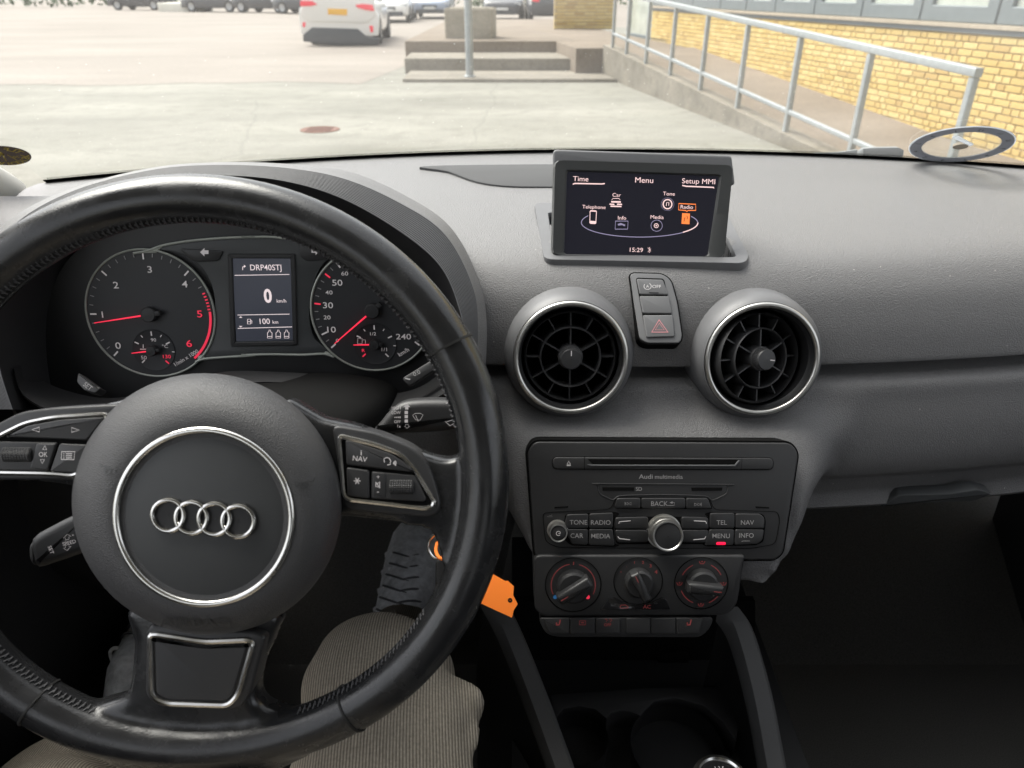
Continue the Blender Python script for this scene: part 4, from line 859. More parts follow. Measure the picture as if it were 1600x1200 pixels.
# raised horn marks and lettering on the cover
m_ = MB(); curved_c = FWh.p(318.5, 800, .0365)
FA = Frame(FWh.M @ Vector((*FWh.p(303, 972, .0374), .0374)), 26-21)
m_.text('AIRBAG', *FA.p(303, 973, .0008), .0006, .0058, 0, 1.35, .01); m_.xf(FWh.M.inverted() @ FA.M).build('airbag_lettering', 'disc', ab)
for px, py, yw, rot in ((168, 733, 38, 15), (478, 757, -38, -12)):
    s_ = 1 if px < 300 else -1; h0 = .0379; F_ = Frame(FWh.M @ Vector((*FWh.p(px, py, h0), h0)), 34, yw*.5)
    m_ = MB(); u = .00042; pts = [(-13, 6), (-9, 2), (-4, 3), (8, 3), (13, 6), (13, -1), (8, 1)]
    m_.stroke([(s_*x*u, y*u) for x, y in pts], .0006, .0009); m_.stroke([(s_*(x*5+2)*u, (y*4-2)*u) for x, y in circle(0, 0, 1, 14)], .0006, .0009, True); m_.xf(FWh.M.inverted() @ F_.M).build('horn_mark', 'disc', ab)
# spoke inserts: chrome frames and buttons
def insert(k, plate, frame, zt):
    m_ = MB(); m_.prism(rpoly(FWh.pts(plate, zt, k), .006, 6), -.006, zt, .0018, 3); b = m_.build('spoke_insert', 'spoke', sw)
    P = rpoly(FWh.pts(frame, zt, k), .005, 6); m_ = MB(); m_.ptube(P, zt+.0004, .0016, .0015, n=8); m_.build('chrome_frame', 'chrome', b)
    m_ = MB(); m_.prism(inset(P, .0012), zt-.002, zt+.0004); m_.build('button_bed', 'void', b); return b
ZR = .0105
br = insert(kg, [(90, 330), (440, 390), (720, 500), (850, 600), (930, 760), (985, 980), (960, 1060), (870, 1085), (190, 1030), (130, 560)], [(160, 435), (185, 430), (440, 490), (660, 570), (770, 690), (935, 960), (915, 1000), (860, 1012), (200, 935)], ZR)
bl = insert(kl, [(790, 45), (640, 50), (300, 70), (120, 95), (-80, 200), (-400, 330), (-400, 500), (-60, 520), (500, 520), (560, 440)], [(690, 108), (330, 130), (160, 165), (0, 245), (-220, 380), (-250, 470), (300, 480), (490, 495), (560, 350)], ZR)
def btn(F, k, P, par, z, hgt, nm='button', mt='spoke', r=.0015, bev=.0009):
    m_ = MB(); m_.prism(rpoly(F.pts(P, z+hgt, k), r, 4), z-.003, z+hgt, bev, 3); return m_.build(nm, mt, par)
zb, hb = ZR+.0004, .0016; ZT = zb+hb+.0003; mw = FWh.m(600, 730, ZT)
b1 = btn(FWh, kg, [(205, 455), (300, 478), (580, 570), (690, 640), (775, 722), (215, 660)], br, zb, hb)
b2 = btn(FWh, kg, [(215, 680), (400, 705), (402, 935), (222, 915)], br, zb, hb)
b3 = btn(FWh, kg, [(418, 710), (780, 745), (865, 935), (850, 960), (415, 935)], br, zb, hb*.6)
b4 = btn(FWh, kg, [(425, 715), (535, 725), (540, 925), (425, 910)], br, zb, hb)
def wheel_roll(k, x0, x1, y0, y1, par):
    a = FWh.p(*k(x0, (y0+y1)/2), ZT); b = FWh.p(*k(x1, (y0+y1)/2), ZT); hh = abs(FWh.p(*k(x0, y0), ZT)[1]-FWh.p(*k(x0, y1), ZT)[1])/2
    m_ = MB(); RR = []; n = 56
    for i, t in enumerate(np.linspace(0, 1, 23)):
        x = a[0]+(b[0]-a[0])*t; y = a[1]+(b[1]-a[1])*t; g = 1 if 0 < i < 22 else .8; g -= .05*(i % 2)
        RR.append([(x, y+hh*g*(1-.05*(j % 2))*math.cos(2*math.pi*j/n), zb-.001+.0048*g*(1-.05*(j % 2))*math.sin(2*math.pi*j/n)) for j in range(n)])
    m_.rings(RR); m_.build('thumb_roller', 'black', par, 20)
wheel_roll(kg, 560, 765, 775, 910, br); wheel_roll(kl, 5, 195, 310, 415, bl)
m_ = MB(); P_ = lambda x, y: FWh.p(*kg(x, y), ZT)
m_.text('NAV', *P_(326, 610), ZT, 40/5.217*mw, R_(-7), 1, .01); m_.text('i', *P_(336, 560), ZT, 42/5.217*mw, 0, 1.2, .01)
m_.stroke([P_(*q) for q in ((525, 640), (522, 610), (545, 598), (565, 606), (578, 630), (572, 640), (575, 655), (548, 660))], .0005, ZT)
for r in (12, 22, 32): m_.stroke([P_(588+r*math.cos(t), 645+r*math.sin(t)*1.0) for t in np.linspace(-.7, .7, 6)], .0005, ZT)
m_.build('lettering', 'white', b1); m_ = MB()
for a in (0, 60, 120): m_.stroke([P_(303+28*math.cos(R_(a)), 790+28*math.sin(R_(a))), P_(303-28*math.cos(R_(a)), 790-28*math.sin(R_(a)))], .0006, ZT)
m_.build('star_mark', 'white', b2); m_ = MB()
m_.text('+', *P_(474, 757), ZT, 36/5.217*mw); m_.text('-', *P_(472, 874), ZT, 40/5.217*mw, 0, 1.3)
m_.stroke([P_(*q) for q in ((455, 812), (468, 812), (486, 795), (486, 850), (468, 836), (455, 836))], .0005, ZT, True); m_.stroke([P_(452, 798), P_(490, 848)], .0005, ZT); m_.build('lettering', 'white', b4)
P_ = lambda x, y: FWh.p(*kl(x, y), ZT)
b1 = btn(FWh, kl, [(655, 128), (560, 130), (360, 145), (170, 180), (30, 250), (540, 272)], bl, zb, hb)
b3 = btn(FWh, kl, [(-180, 275), (360, 285), (300, 465), (-180, 455)], bl, zb, hb*.6); b4 = btn(FWh, kl, [(225, 290), (350, 292), (298, 460), (185, 450)], bl, zb, hb); b2 = btn(FWh, kl, [(370, 292), (545, 300), (490, 478), (310, 468)], bl, zb, hb)
m_ = MB(); m_.stroke([P_(*q) for q in ((200, 205), (246, 190), (246, 220))], .0005, ZT, True); m_.stroke([P_(*q) for q in ((494, 208), (448, 192), (448, 222))], .0005, ZT, True); m_.build('arrow_marks', 'white', b1)
m_ = MB(); m_.text('OK', *P_(270, 360), ZT, 30/4*mw, 0, .85); m_.stroke([P_(*q) for q in ((266, 330), (292, 330), (281, 305))], .0005, ZT, True); m_.stroke([P_(*q) for q in ((252, 392), (278, 392), (264, 417))], .0005, ZT, True); m_.build('lettering', 'white', b4)
m_ = MB(); m_.stroke([P_(*q) for q in ((385, 343), (468, 343), (462, 393), (383, 391))], .0005, ZT, True)
for y in (356, 369, 382): m_.stroke([P_(412, y), P_(450, y)], .0005, ZT); m_.stroke([P_(396, y), P_(402, y)], .0005, ZT)
m_.build('menu_mark', 'white', b2)
M['airbag_smooth'] = mat('insert_plastic', (.06, .061, .064), .4, var=.05, vscale=60)
# lower spoke insert
pb = [(456, 775), (470, 752), (800, 775), (830, 790), (785, 960), (755, 1012), (720, 1022), (490, 1010), (452, 975)]; fb = [(470, 785), (490, 782), (640, 805), (795, 798), (745, 970), (715, 1003), (520, 997), (475, 975)]
m_ = MB(); m_.prism(rpoly(FWh.pts(pb, .013, kw), .008, 6), -.006, .013, .002, 3); bb = m_.build('spoke_insert', 'spoke', sw)
m_ = MB(); m_.ptube(rpoly(FWh.pts(fb, .013, kw), .006, 6), .0134, .0018, .0015, n=8); m_.build('chrome_frame', 'chrome', bb)
m_ = MB(); m_.prism(inset(rpoly(FWh.pts(fb, .013, kw), .006, 6), .003), .011, .0142, .001, 3); m_.build('insert_plate', 'airbag_smooth', bb)
# seams across the rim and stitches along its inner edge
for px, py in ((722, 530), (553, 1110), (50, 1115), (-90, 540)):
    m_ = MB(); x, y = FWh.p(px, py); a = math.atan2(y/.988, x/1.022); rr_ = [[rim_pt(a+d, 2*math.pi*k/24, e) for k in range(24)] for d, e in ((-.0045, -.001), (-.004, .0006), (.004, .0006), (.0045, -.001))]; m_.rings(rr_, False, False); m_.build('rim_seam', 'seam', sw)
def spoke_gap(a):
    d = math.degrees(a) % 360; return (330 < d or d < 12) or (166 < d < 212) or (246 < d < 292)
m_ = MB(); N_ = 300
for i in range(N_):
    a = 2*math.pi*i/N_
    if spoke_gap(a): continue
    for s_ in (0, 1):
        q0, q1 = R_(150+7*s_), R_(163+7*s_)
        p0 = Vector(rim_pt(a+(0 if s_ == 0 else .010), q0, .0004)); p1 = Vector(rim_pt(a+.006, q1, .0004)); m_.tube([p0, p1], .00042, 5)
m_.build('stitching', 'stitch', sw, kind='stuff')
tag(sw, 'black leather three-spoke steering wheel with a four-ring chrome emblem', 'steering wheel')
# column shroud
FSc = Frame(at(345, 700, .535), 20); cl = empty('steering_column', FSc.M); m_ = MB()
RR = []
for h, s_ in ((.07, .80), (.05, .95), (0, 1.0), (-.10, 1.05)):
    P = spline([(-.085, .020), (-.05, .03), (0, .035), (.06, .036), (.105, .022), (.10, -.02), (.07, -.055), (0, -.065), (-.06, -.06), (-.09, -.03)], 5, True); RR.append([(x*s_, y*s_, h-.03) for x, y in P])
m_.rings(list(reversed(RR))); m_.build('shroud', 'void', cl); m_ = MB(); m_.lathe([(.035, -.02), (.035, .06)], n=32, cap1=True); m_.build('column_boss', 'console', cl)
tag(cl, 'black plastic steering column shroud behind the wheel hub', 'steering column')
# ---- wiper stalk (right) and speed stalk (left)
def stalk(F, prof, z0, z1, nm, label, cat, k=None):
    t = empty(nm, F.M); m_ = MB(); m_.prism(spline(F.pts(prof, 0, k), 3, True), z0, z1, .006, 4); b = m_.build('lever', 'black', t); tag(t, label, cat); return t, b
FX = Frame(at(660, 650, .53), 24); ws_, b = stalk(FX, [(440, 375), (500, 300), (560, 225), (640, 160), (760, 130), (1030, 125), (1300, 150), (1400, 240), (1330, 330), (1160, 362), (900, 393), (500, 402)], -.016, .004, 'wiper_stalk', 'black wiper stalk with white wash and wipe symbols right of the wheel hub', 'control stalk', kg)
m_ = MB(); zs = .0045; P_ = lambda x, y: FX.p(*kg(x, y), zs); ms = FX.m(640, 650, zs)/5.217
for s_, y in (('HIGH', 195), ('LOW', 233), ('OFF', 307), ('1x', 343)): m_.text(s_, *P_(658, y), zs, 24*ms, 0, .9, .004, 'r')
for i in range(4): m_.box(*(lambda a, b_: (a[0]-.0004, a[0]+.0004, a[1]-(.0003+.0001*i), a[1]+(.0003+.0001*i)))(P_(610+14*i, 272), 0), zs-.0002, zs)
m_.flat([P_(*q) for q in ((708, 158), (735, 188), (720, 188), (720, 208), (694, 208), (694, 188), (678, 188))], zs)
for y in (232, 266, 302): m_.flat([P_(*q) for q in ((690, y-13), (717, y-13), (717, y+13), (690, y+13))], zs)
m_.stroke([P_(*q) for q in ((710, 362), (732, 343), (720, 343), (720, 330), (698, 330), (698, 343), (686, 343))], 3*ms, zs, True)
m_.stroke([P_(*q) for q in ((755, 255), (775, 240), (815, 238), (840, 252), (815, 295), (780, 292))], 4*ms, zs, True); m_.stroke([P_(800, 305), P_(780, 255)], 4*ms, zs)
m_.stroke([P_(*q) for q in ((1020, 305), (1060, 340), (1095, 320), (1130, 305), (1105, 290), (1060, 300), (1040, 305))], 4*ms, zs, True); m_.flat([P_(*q) for q in ((1075, 270), (1105, 235), (1110, 272))], zs); m_.stroke([P_(1025, 155), P_(1045, 155)], 5*ms, zs)
m_.build('stalk_symbols', 'white', b)
FL = Frame(at(90, 850, .50), 24); sl, b = stalk(FL, [(205, 885), (330, 805), (450, 745), (560, 700), (620, 820), (560, 950), (480, 990), (290, 1055), (240, 1060), (215, 1000)], -.018, .004, 'speed_stalk', 'short black speed-limiter stalk with SET end button left of the wheel hub', 'control stalk', kl)
m_ = MB(); m_.prism(rpoly(FL.pts([(195, 905), (235, 920), (240, 1045), (215, 1060), (182, 1020), (178, 940)], 0, kl), .003, 4), -.014, .001, .003, 3); m_.build('end_button', 'panel', sl)
m_ = MB(); P_ = lambda x, y: FL.p(*kl(x, y), zs); ms = FL.m(90, 850, zs)/4
m_.text('SPEED', *P_(432, 912), zs, 22*ms, R_(14), 1, .004)
m_.text('SET', *P_(318, 957), zs, 24*ms, R_(-72), 1, .004)
for cy, d in ((878, 1), (940, -1)): m_.stroke([P_(*q) for q in [(420+a*1.0, cy-d*b_-a*.25) for a, b_ in ((-24, 0), (0, 20), (24, 0), (11, 0), (11, -15), (-11, -15), (-11, 0))]], 3*ms, zs, True)
m_.text('+', *P_(455, 865), zs, 18*ms); m_.build('stalk_symbols', 'white', b)
# ================================================================== pop-up display
ks = crop(860, 230, 5.0); M['screen_grey'] = mat('screen_frame_grey', (.045, .047, .047), .5, bump=.1, bscale=1500, bdist=.0002)
FSn = Frame(at(1003, 320, .690), 20, 0)
dp = empty('popup_display', FSn.M)
OQ = FSn.pts([(28, 95), (1440, 135), (1368, 868), (8, 846)], .004, ks); IQ = FSn.pts([(132, 188), (1322, 225), (1230, 852), (108, 834)], .003, ks)
o_ = resample(rpoly(OQ, .006, 5), 120, True); i_ = align(o_, resample(rpoly(IQ, .0015, 3), 120, True))
cen = np.mean(o_, axis=0); grow = lambda L, f: [tuple(cen+(np.array(p)-cen)*f) for p in L]
m_ = MB(); m_.rings([z(grow(o_, .96), -.013), z(grow(o_, 1.0), -.011), z(o_, -.001), z(grow(o_, .985), .004), z(lerp(o_, i_, .85), .0035), z(i_, .0015), z(i_, -.004)], True, False); m_.build('bezel', 'screen_grey', dp, 40)
m_ = MB(); TB = FSn.pts([(20, 20), (1412, 66), (1440, 300), (20, 260)], -.016, ks); m_.prism(rpoly(TB, .004, 4), -.020, -.0135, .002, 3); m_.build('rear_cover', 'dash_smooth', dp)
m_ = MB(); m_.prism(i_, -.004, .0012); gl = m_.build('screen', 'mmi', dp)
zz = .0016; P_ = lambda x, y: FSn.p(*ks(x, y), zz); ms = FSn.m(1003, 320, zz)/5; RO = R_(-1.7)
m_ = MB()
for s_, x, y, h, al in (('Time', 177, 245, 36, 'l'), ('Menu', 733, 257, 40, 'c'), ('Setup MMI', 1158, 266, 37, 'c'), ('Car', 518, 373, 27, 'c'), ('Tone', 926, 363, 27, 'c'), ('Telephone', 340, 467, 26, 'c'), ('Info', 560, 552, 27, 'c'), ('Media', 834, 546, 27, 'c'), ('Radio', 1066, 467, 27, 'c'), ('15:29', 672, 802, 32, 'c')):
    m_.text(s_, *P_(x, y), zz, h*ms, RO, 1.12, 0, al)
for L in ([(175, 290), (190, 283), (400, 287), (425, 284)], [(1030, 298), (1060, 305), (1275, 314), (1277, 322)]): m_.stroke([P_(*q) for q in L], 9*ms, zz)
m_.stroke([P_(*q) for q in ((760, 785), (785, 812), (773, 825), (773, 780), (785, 795), (760, 818))], 3*ms, zz)
# pictograms: car, telephone, disc, note
for a, b, c_, d in ((475, 420, 550, 432), (462, 440, 500, 450), (520, 440, 560, 450), (470, 456, 555, 466)): m_.flat([P_(a, b), P_(c_, b+2), P_(c_, d+2), P_(a, d)], zz)
m_.stroke([P_(*q) for q in ((480, 410), (490, 400), (535, 400), (545, 412))], 4*ms, zz)
m_.flat([P_(*q) for q in ((312, 492), (358, 494), (360, 504), (310, 502))], zz); m_.stroke([P_(*q) for q in ((310, 500), (360, 502), (355, 595), (308, 592))], 6*ms, zz, True); m_.flat([P_(*q) for q in ((310, 575), (355, 578), (352, 600), (312, 598))], zz)
m_.stroke([P_(915+34*math.cos(a), 445+36*math.sin(a)) for a in np.linspace(0, 6.28, 28)], 9*ms, zz); m_.stroke([P_(*q) for q in ((905, 460), (908, 432), (926, 430), (924, 456))], 5*ms, zz)
m_.stroke([P_(827+16*math.cos(a), 613+16*math.sin(a)) for a in np.linspace(0, 6.28, 20)], 5*ms, zz); m_.flat([P_(827+6*math.cos(a), 613+6*math.sin(a)) for a in np.linspace(0, 6, 10)], zz)
m_.build('menu_lettering', 'mmi_pink', gl)
m_ = MB(); m_.stroke([P_(697+455*math.cos(R_(a)), 590+112*math.sin(R_(a))+ (a-90)*-.02) for a in np.linspace(-28, 208, 60)], 6*ms, zz-.0001)
m_.stroke([P_(830+44*math.cos(a), 613+44*math.sin(a)) for a in np.linspace(0, 6.28, 30)], 4*ms, zz); m_.stroke([P_(915+50*math.cos(a), 445+50*math.sin(a)) for a in np.linspace(0, 6.28, 30)], 2*ms, zz)
m_.stroke([P_(*q) for q in ((508, 577), (607, 577), (603, 640), (506, 640))], 6*ms, zz, True); m_.flat([P_(*q) for q in ((525, 600), (550, 592), (585, 606), (580, 618), (560, 608), (530, 612))], zz)
m_.build('menu_ring', 'mmi_violet', gl)
m_ = MB(); m_.stroke([P_(697+455*math.cos(R_(a)), 590+112*math.sin(R_(a))) for a in np.linspace(0, 42, 14)], 8*ms, zz+.0001); m_.build('menu_ring_highlight', 'mmi_pink', gl)
m_ = MB(); m_.stroke([P_(*q) for q in ((1003, 440), (1135, 446), (1135, 494), (1075, 494), (1066, 503), (1057, 494), (1002, 490))], 7*ms, zz, True); m_.flat([P_(*q) for q in ((1030, 515), (1090, 518), (1086, 602), (1024, 598))], zz); m_.build('selected_entry', 'mmi_orange', gl)
m_ = MB(); m_.stroke([P_(*q) for q in ((1044, 582), (1046, 552), (1056, 552))], 5*ms, zz+.0002); m_.stroke([P_(*q) for q in ((1064, 535), (1072, 548), (1066, 562))], 4*ms, zz+.0002); m_.build('radio_mark', 'mmi', gl)
tag(dp, 'pop-up colour display on top of the dashboard showing the menu', 'display')

# ================================================================== air vents
def vent(F, turned, label):
    t = empty('air_vent', F.M); s = .662/FPX
    m_ = MB(); m_.lathe([(.0625, -.085), (.0615, -.03), (.0585, -.012), (.0555, -.004), (.0525, -.001), (.0515, -.003)], n=96); m_.build('housing', 'dash_smooth', t, 50)
    m_ = MB(); m_.ptube(circle(0, 0, .0497, 96), .0002, .0025, .0024, n=12); m_.build('chrome_ring', 'alu', t)
    m_ = MB(); m_.lathe([(.0482, -.001), (.0468, -.006), (.0450, -.008), (.0440, -.03), (.043, -.05)], n=72); m_.build('throat', 'black', t)
    m_ = MB(); m_.lathe([(.0435, -.048), (.0003, -.048)], n=48); m_.build('duct', 'void', t)
    inn = empty('barrel', None); inn.parent = t; inn.location = (0, 0, -.006); inn.rotation_euler = (R_(-4 if turned else 0), R_(17 if turned else 0), 0)
    zr = .002
    m_ = MB(); m_.lathe([(.0417, -.03), (.0424, -.010), (.0424, zr-.004), (.0410, zr-.002), (.0402, zr-.004), (.0395, -.03)], n=72); m_.build('barrel_ring', 'panel', inn)
    m_ = MB(); m_.lathe([(.0288, -.022), (.0282, zr-.001), (.0274, zr), (.0266, zr-.001), (.0268, -.022), (.0288, -.022)], n=64); m_.build('inner_ring', 'spoke', inn)
    def vane(a, r0, r1, zf):
        m_ = MB(); c_, s_ = math.cos(R_(a)), math.sin(R_(a)); RR = []
        for r in (r0, r1): RR.append([(c_*r-s_*w+c_*0, s_*r+c_*w, zz_) for w, zz_ in ((-.0006, zf), (.0006, zf), (.0012+.002*0, -.022), (-.0000, -.022))])
        m_.rings(RR); m_.build('vane', 'spoke', inn)
    for a in range(-90, 270, 60): vane(a, .008, .0272, zr-.002)
    for a in range(0, 360, 30): vane(a, .028, .0400, zr-.005)
    m_ = MB(); m_.lathe([(.0115, -.02), (.0115, .001), (.0108, .0022), (.0098, .0026), (.0096, .009), (.0088, .0102), (.0003, .0106)], n=40)
    for k in range(40): a = 2*math.pi*k/40; m_.box(.0096*math.cos(a)-.0003, .0096*math.cos(a)+.0003, .0096*math.sin(a)-.0003, .0096*math.sin(a)+.0003, .003, .0088)
    kn = m_.build('knob', 'spoke', inn); m_ = MB(); a = R_(-8 if turned else 90); m_.stroke([(math.cos(a)*.003, math.sin(a)*.003), (math.cos(a)*.008, math.sin(a)*.008)], .0009, .0108); m_.build('knob_mark', 'white', kn)
    tag(t, label, 'air vent', 'round air vents of the dashboard'); return t
vent(VENT[0][0], 0, 'round chrome-ringed air vent facing straight out, nearer the steering wheel')
vent(VENT[1][0], 1, 'round chrome-ringed air vent with its barrel turned aside, nearer the glovebox')

# ================================================================== hazard switch panel
kv = crop(780, 220, 2.6096)
M['switch_grey'] = mat('switch_grey', (.15, .151, .155), .5, bump=.15, bscale=1500, bdist=.0002); FH = Frame(at(1025, 482, .673), 40); hp = empty('hazard_switch_panel', FH.M)
P = rpoly(FH.pts([(533, 548), (548, 541), (665, 544), (700, 570), (725, 660), (745, 800), (735, 826), (600, 826), (572, 810), (548, 660)], .0, kv), .006, 5)
m_ = MB(); m_.prism(P, -.02, .0015, .001, 3); m_.build('plate', 'switch_grey', hp)
m_ = MB(); m_.ringprism([tuple(q) for q in inset(ccw(P), -.0012)], .0012, -.02, .0003); m_.build('shadow_gap', 'void', hp)
m_ = MB(); m_.prism(rpoly(FH.pts([(556, 558), (672, 562), (718, 800), (600, 804)], .0015, kv), .003, 4), 0, .0018); m_.build('switch_bed', 'void', hp)
m = [[(560, 562), (668, 566), (690, 627), (573, 626)], [(572, 632), (692, 633), (706, 704), (585, 703)], [(586, 710), (708, 710), (716, 798), (600, 802)]]
for i, q in enumerate(m):
    m_ = MB(); m_.prism(rpoly(FH.pts(q, .003, kv), .0018, 4), .0, .0032, .0009, 3); b = m_.build('switch', 'switch_grey', hp)
    P_ = lambda x, y: FH.p(*kv(x, y), .0035); u = FH.m(1025, 482)/2.61
    m_ = MB()
    if i == 0:
        m_.text('OFF', *P_(642, 594), .0035, 13*u, 0, 1.1, .003); m_.text('A', *P_(605, 593), .0035, 12*u, 0, 1, .003); m_.stroke([P_(605+15*math.cos(R_(a)), 593+13*math.sin(R_(a))) for a in range(-60, 240, 20)], 2.4*u, .0035); m_.build('symbol', 'white', b)
        m_ = MB(); m_.stroke([P_(612, 619), P_(650, 620)], 3*u, .0035); m_.build('indicator', 'void', b)
    if i == 2:
        for r in (1, .55): m_.stroke([P_(654+a*r, 760+b_*r) for a, b_ in ((-32, 20), (34, 20), (-2, -30))], 6*u*r, .0035, True)
        m_.build('warning_triangle', 'pink_print', b)
tag(hp, 'small upright switch panel with hazard triangle between the two vents', 'switch panel')

# ================================================================== radio unit
k6 = crop(800, 660, 3.1583)
FRd = Frame(at(1035, 780, .648), 27); ra = empty('radio_unit', FRd.M); u = FRd.m(1035, 780)/3.158
Pp = lambda L, h=0: FRd.pts(L, h, k6)
OUTL = rpoly(Pp([(76, 145), (110, 94), (1370, 100), (1408, 150), (1332, 640), (1295, 674), (135, 674), (112, 645)]), [.010]*8, 6)
m_ = MB(); m_.prism(OUTL, -.03, .003, .0012, 3); m_.build('faceplate', 'panel', ra)
m_ = MB(); m_.ringprism(inset(ccw(OUTL), -.0018), .0017, -.03, .0004); m_.build('shadow_gap', 'void', ra)
Z0 = .003
# disc slot
P = rpoly(Pp([(196, 168), (1292, 172), (1290, 236), (196, 232)], Z0), .006, 5); m_ = MB(); m_.ringprism(P, .0007, Z0-.001, Z0+.0003, .0001); m_.build('slot_outline', 'void', ra)
m_ = MB(); m_.prism(inset(ccw(P), .0006), Z0-.001, Z0+.0012, .0009, 3); sl_ = m_.build('disc_slot_panel', 'panel', ra)
m_ = MB(); m_.flat(Pp([(372, 181), (1120, 184), (1098, 208), (400, 207)], Z0+.0015), Z0+.0016); m_.build('disc_slot', 'void', sl_)
m_ = MB(); m_.stroke(Pp([(358, 166), (357, 234)], Z0+.0015), 3*u, Z0+.0016); m_.stroke(Pp([(1135, 172), (1132, 236)], Z0+.0015), 1.5*u, Z0+.0016); m_.build('divider', 'void', sl_)
m_ = MB(); m_.prism(Pp([(372, 208), (400, 209), (1098, 210), (1118, 186), (1124, 190), (1104, 217), (385, 216)], Z0+.002), Z0+.001, Z0+.002, .0004, 2); m_.build('slot_lip', 'dash_smooth', sl_)
m_ = MB(); m_.stroke(Pp([(271, 207), (280, 192), (289, 207)], Z0+.0015), 3*u, Z0+.0017, True); m_.stroke(Pp([(270, 213), (290, 213)], Z0+.0015), 3*u, Z0+.0017); m_.build('eject_mark', 'white', sl_)
m_ = MB(); m_.text('Audi', *FRd.p(*k6(694, 267), Z0), Z0+.0003, 21*u, 0, 1.18, .012, 'r'); m_.text('multimedia', *FRd.p(*k6(705, 268), Z0), Z0+.0003, 20*u, 0, 1.06, .004, 'l'); m_.text('SD', *FRd.p(*k6(626, 328), Z0), Z0+.0003, 18*u, 0, 1, .004)
m_.build('brand_lettering', 'grey_print', ra)
m_ = MB(); P = spline(Pp([(425, 306), (440, 302), (1050, 306), (1064, 312), (1060, 348), (1030, 366), (988, 384), (972, 372), (940, 362), (740, 356), (560, 360), (520, 366), (498, 382), (460, 366), (432, 350)], Z0), 2, True)
m_.ptube(P, Z0, 2.4*u, .0007); m_.build('card_recess_edge', 'panel', ra)
m_ = MB(); m_.flat(Pp([(445, 320), (602, 320), (602, 337), (447, 337)], Z0), Z0+.0004); m_.build('card_slot', 'void', ra); m_ = MB(); m_.flat(Pp([(884, 321), (1038, 321), (1035, 337), (886, 338)], Z0), Z0+.0004); m_.build('card_slot', 'void', ra)
# recess line and side slits
m_ = MB(); P = rpoly(Pp([(150, 445), (490, 428), (510, 372), (975, 372), (995, 430), (1310, 440), (1322, 480), (1300, 600), (1180, 622), (230, 618), (165, 590)], Z0), .005, 5); m_.ptube(P, Z0+.0001, 1.6*u, .0005); m_.build('recess_line', 'void', ra)
m_ = MB(); m_.flat(Pp([(210, 417), (278, 413), (276, 420), (208, 424)], Z0), Z0+.0005); m_.build('slit', 'void', ra); m_ = MB(); m_.flat(Pp([(1200, 414), (1268, 418), (1268, 425), (1202, 422)], Z0), Z0+.0005); m_.build('slit', 'void', ra)
m_ = MB()
for P in ([(262, 452), (505, 440), (535, 450), (500, 475), (505, 600), (535, 604), (510, 615), (290, 606), (250, 570)], [(945, 452), (975, 442), (1240, 452), (1252, 480), (1240, 590), (1200, 606), (960, 612), (935, 600), (975, 590), (975, 470)], [(502, 425), (520, 368), (968, 370), (990, 428)], [(505, 464), (975, 466), (975, 600), (512, 600)]): m_.prism(rpoly(Pp(P, Z0), .003, 4), Z0-.001, Z0+.0005)
m_.build('button_bed', 'void', ra)
BT = [('TONE', [(270, 455), (378, 452), (377, 523), (258, 523)], 328, 493), ('RADIO', [(382, 451), (500, 446), (497, 523), (381, 523)], 438, 494), ('CAR', [(258, 527), (376, 527), (374, 606), (295, 602)], 320, 559), ('MEDIA', [(380, 527), (497, 527), (508, 610), (379, 606)], 438, 561),
      ('TEL', [(978, 448), (1101, 449), (1099, 524), (976, 524)], 1035, 494), ('NAV', [(1105, 450), (1228, 453), (1248, 475), (1246, 525), (1103, 524)], 1162, 494), ('MENU', [(976, 528), (1098, 528), (1094, 606), (950, 608)], 1032, 560), ('INFO', [(1102, 528), (1245, 529), (1238, 580), (1215, 600), (1098, 606)], 1157, 558),
      ('prev', [(518, 374), (635, 374), (635, 424), (506, 424)], 575, 401), ('BACK', [(639, 374), (856, 374), (856, 426), (639, 425)], 728, 401), ('next', [(860, 374), (968, 375), (986, 427), (860, 427)], 916, 405)]
ZB = .0026
for s_, P, tx, ty in BT:
    m_ = MB(); m_.prism(rpoly(Pp(P, Z0+ZB), .0022, 4), Z0, Z0+ZB, .0009, 3); b = m_.build('button', 'button', ra); zt = Z0+ZB+.0002
    q = lambda x, y: FRd.p(*k6(x, y), zt); m_ = MB()
    if s_ in ('prev', 'next'):
        d = -1 if s_ == 'prev' else 1
        for dx in (-9, 7): m_.stroke([q(tx+dx-6*d, ty-7), q(tx+dx+8*d, ty), q(tx+dx-6*d, ty+7)], 2.4*u, zt, True)
        m_.stroke([q(tx+17*d, ty-8), q(tx+17*d, ty+8)], 2.6*u, zt)
    else: m_.text(s_, *q(tx, ty), zt, 22*u, 0, 1.0, .002)
    if s_ == 'BACK': m_.stroke([q(*v) for v in ((768, 410), (800, 410), (802, 396), (788, 395))], 2.6*u, zt); m_.flat([q(*v) for v in ((778, 396), (792, 389), (792, 402))], zt)
    m_.build('lettering', 'grey_print', b)
    if s_ == 'MENU':
        m_ = MB(); m_.prism(rpoly([q(*v) for v in ((1010, 591), (1054, 591), (1054, 604), (1008, 604))], .0008, 3), zt-.001, zt+.0004, .0003, 2); m_.build('indicator_lamp', 'red_led', b)
    elif s_ in ('CAR', 'MEDIA', 'INFO'):
        m_ = MB(); m_.stroke([q(tx-24, ty+30), q(tx-16, ty+27), q(tx+16, ty+27)], 2.4*u, zt); m_.build('indicator_line', 'grey_print' if s_ == 'INFO' else 'panel', b)
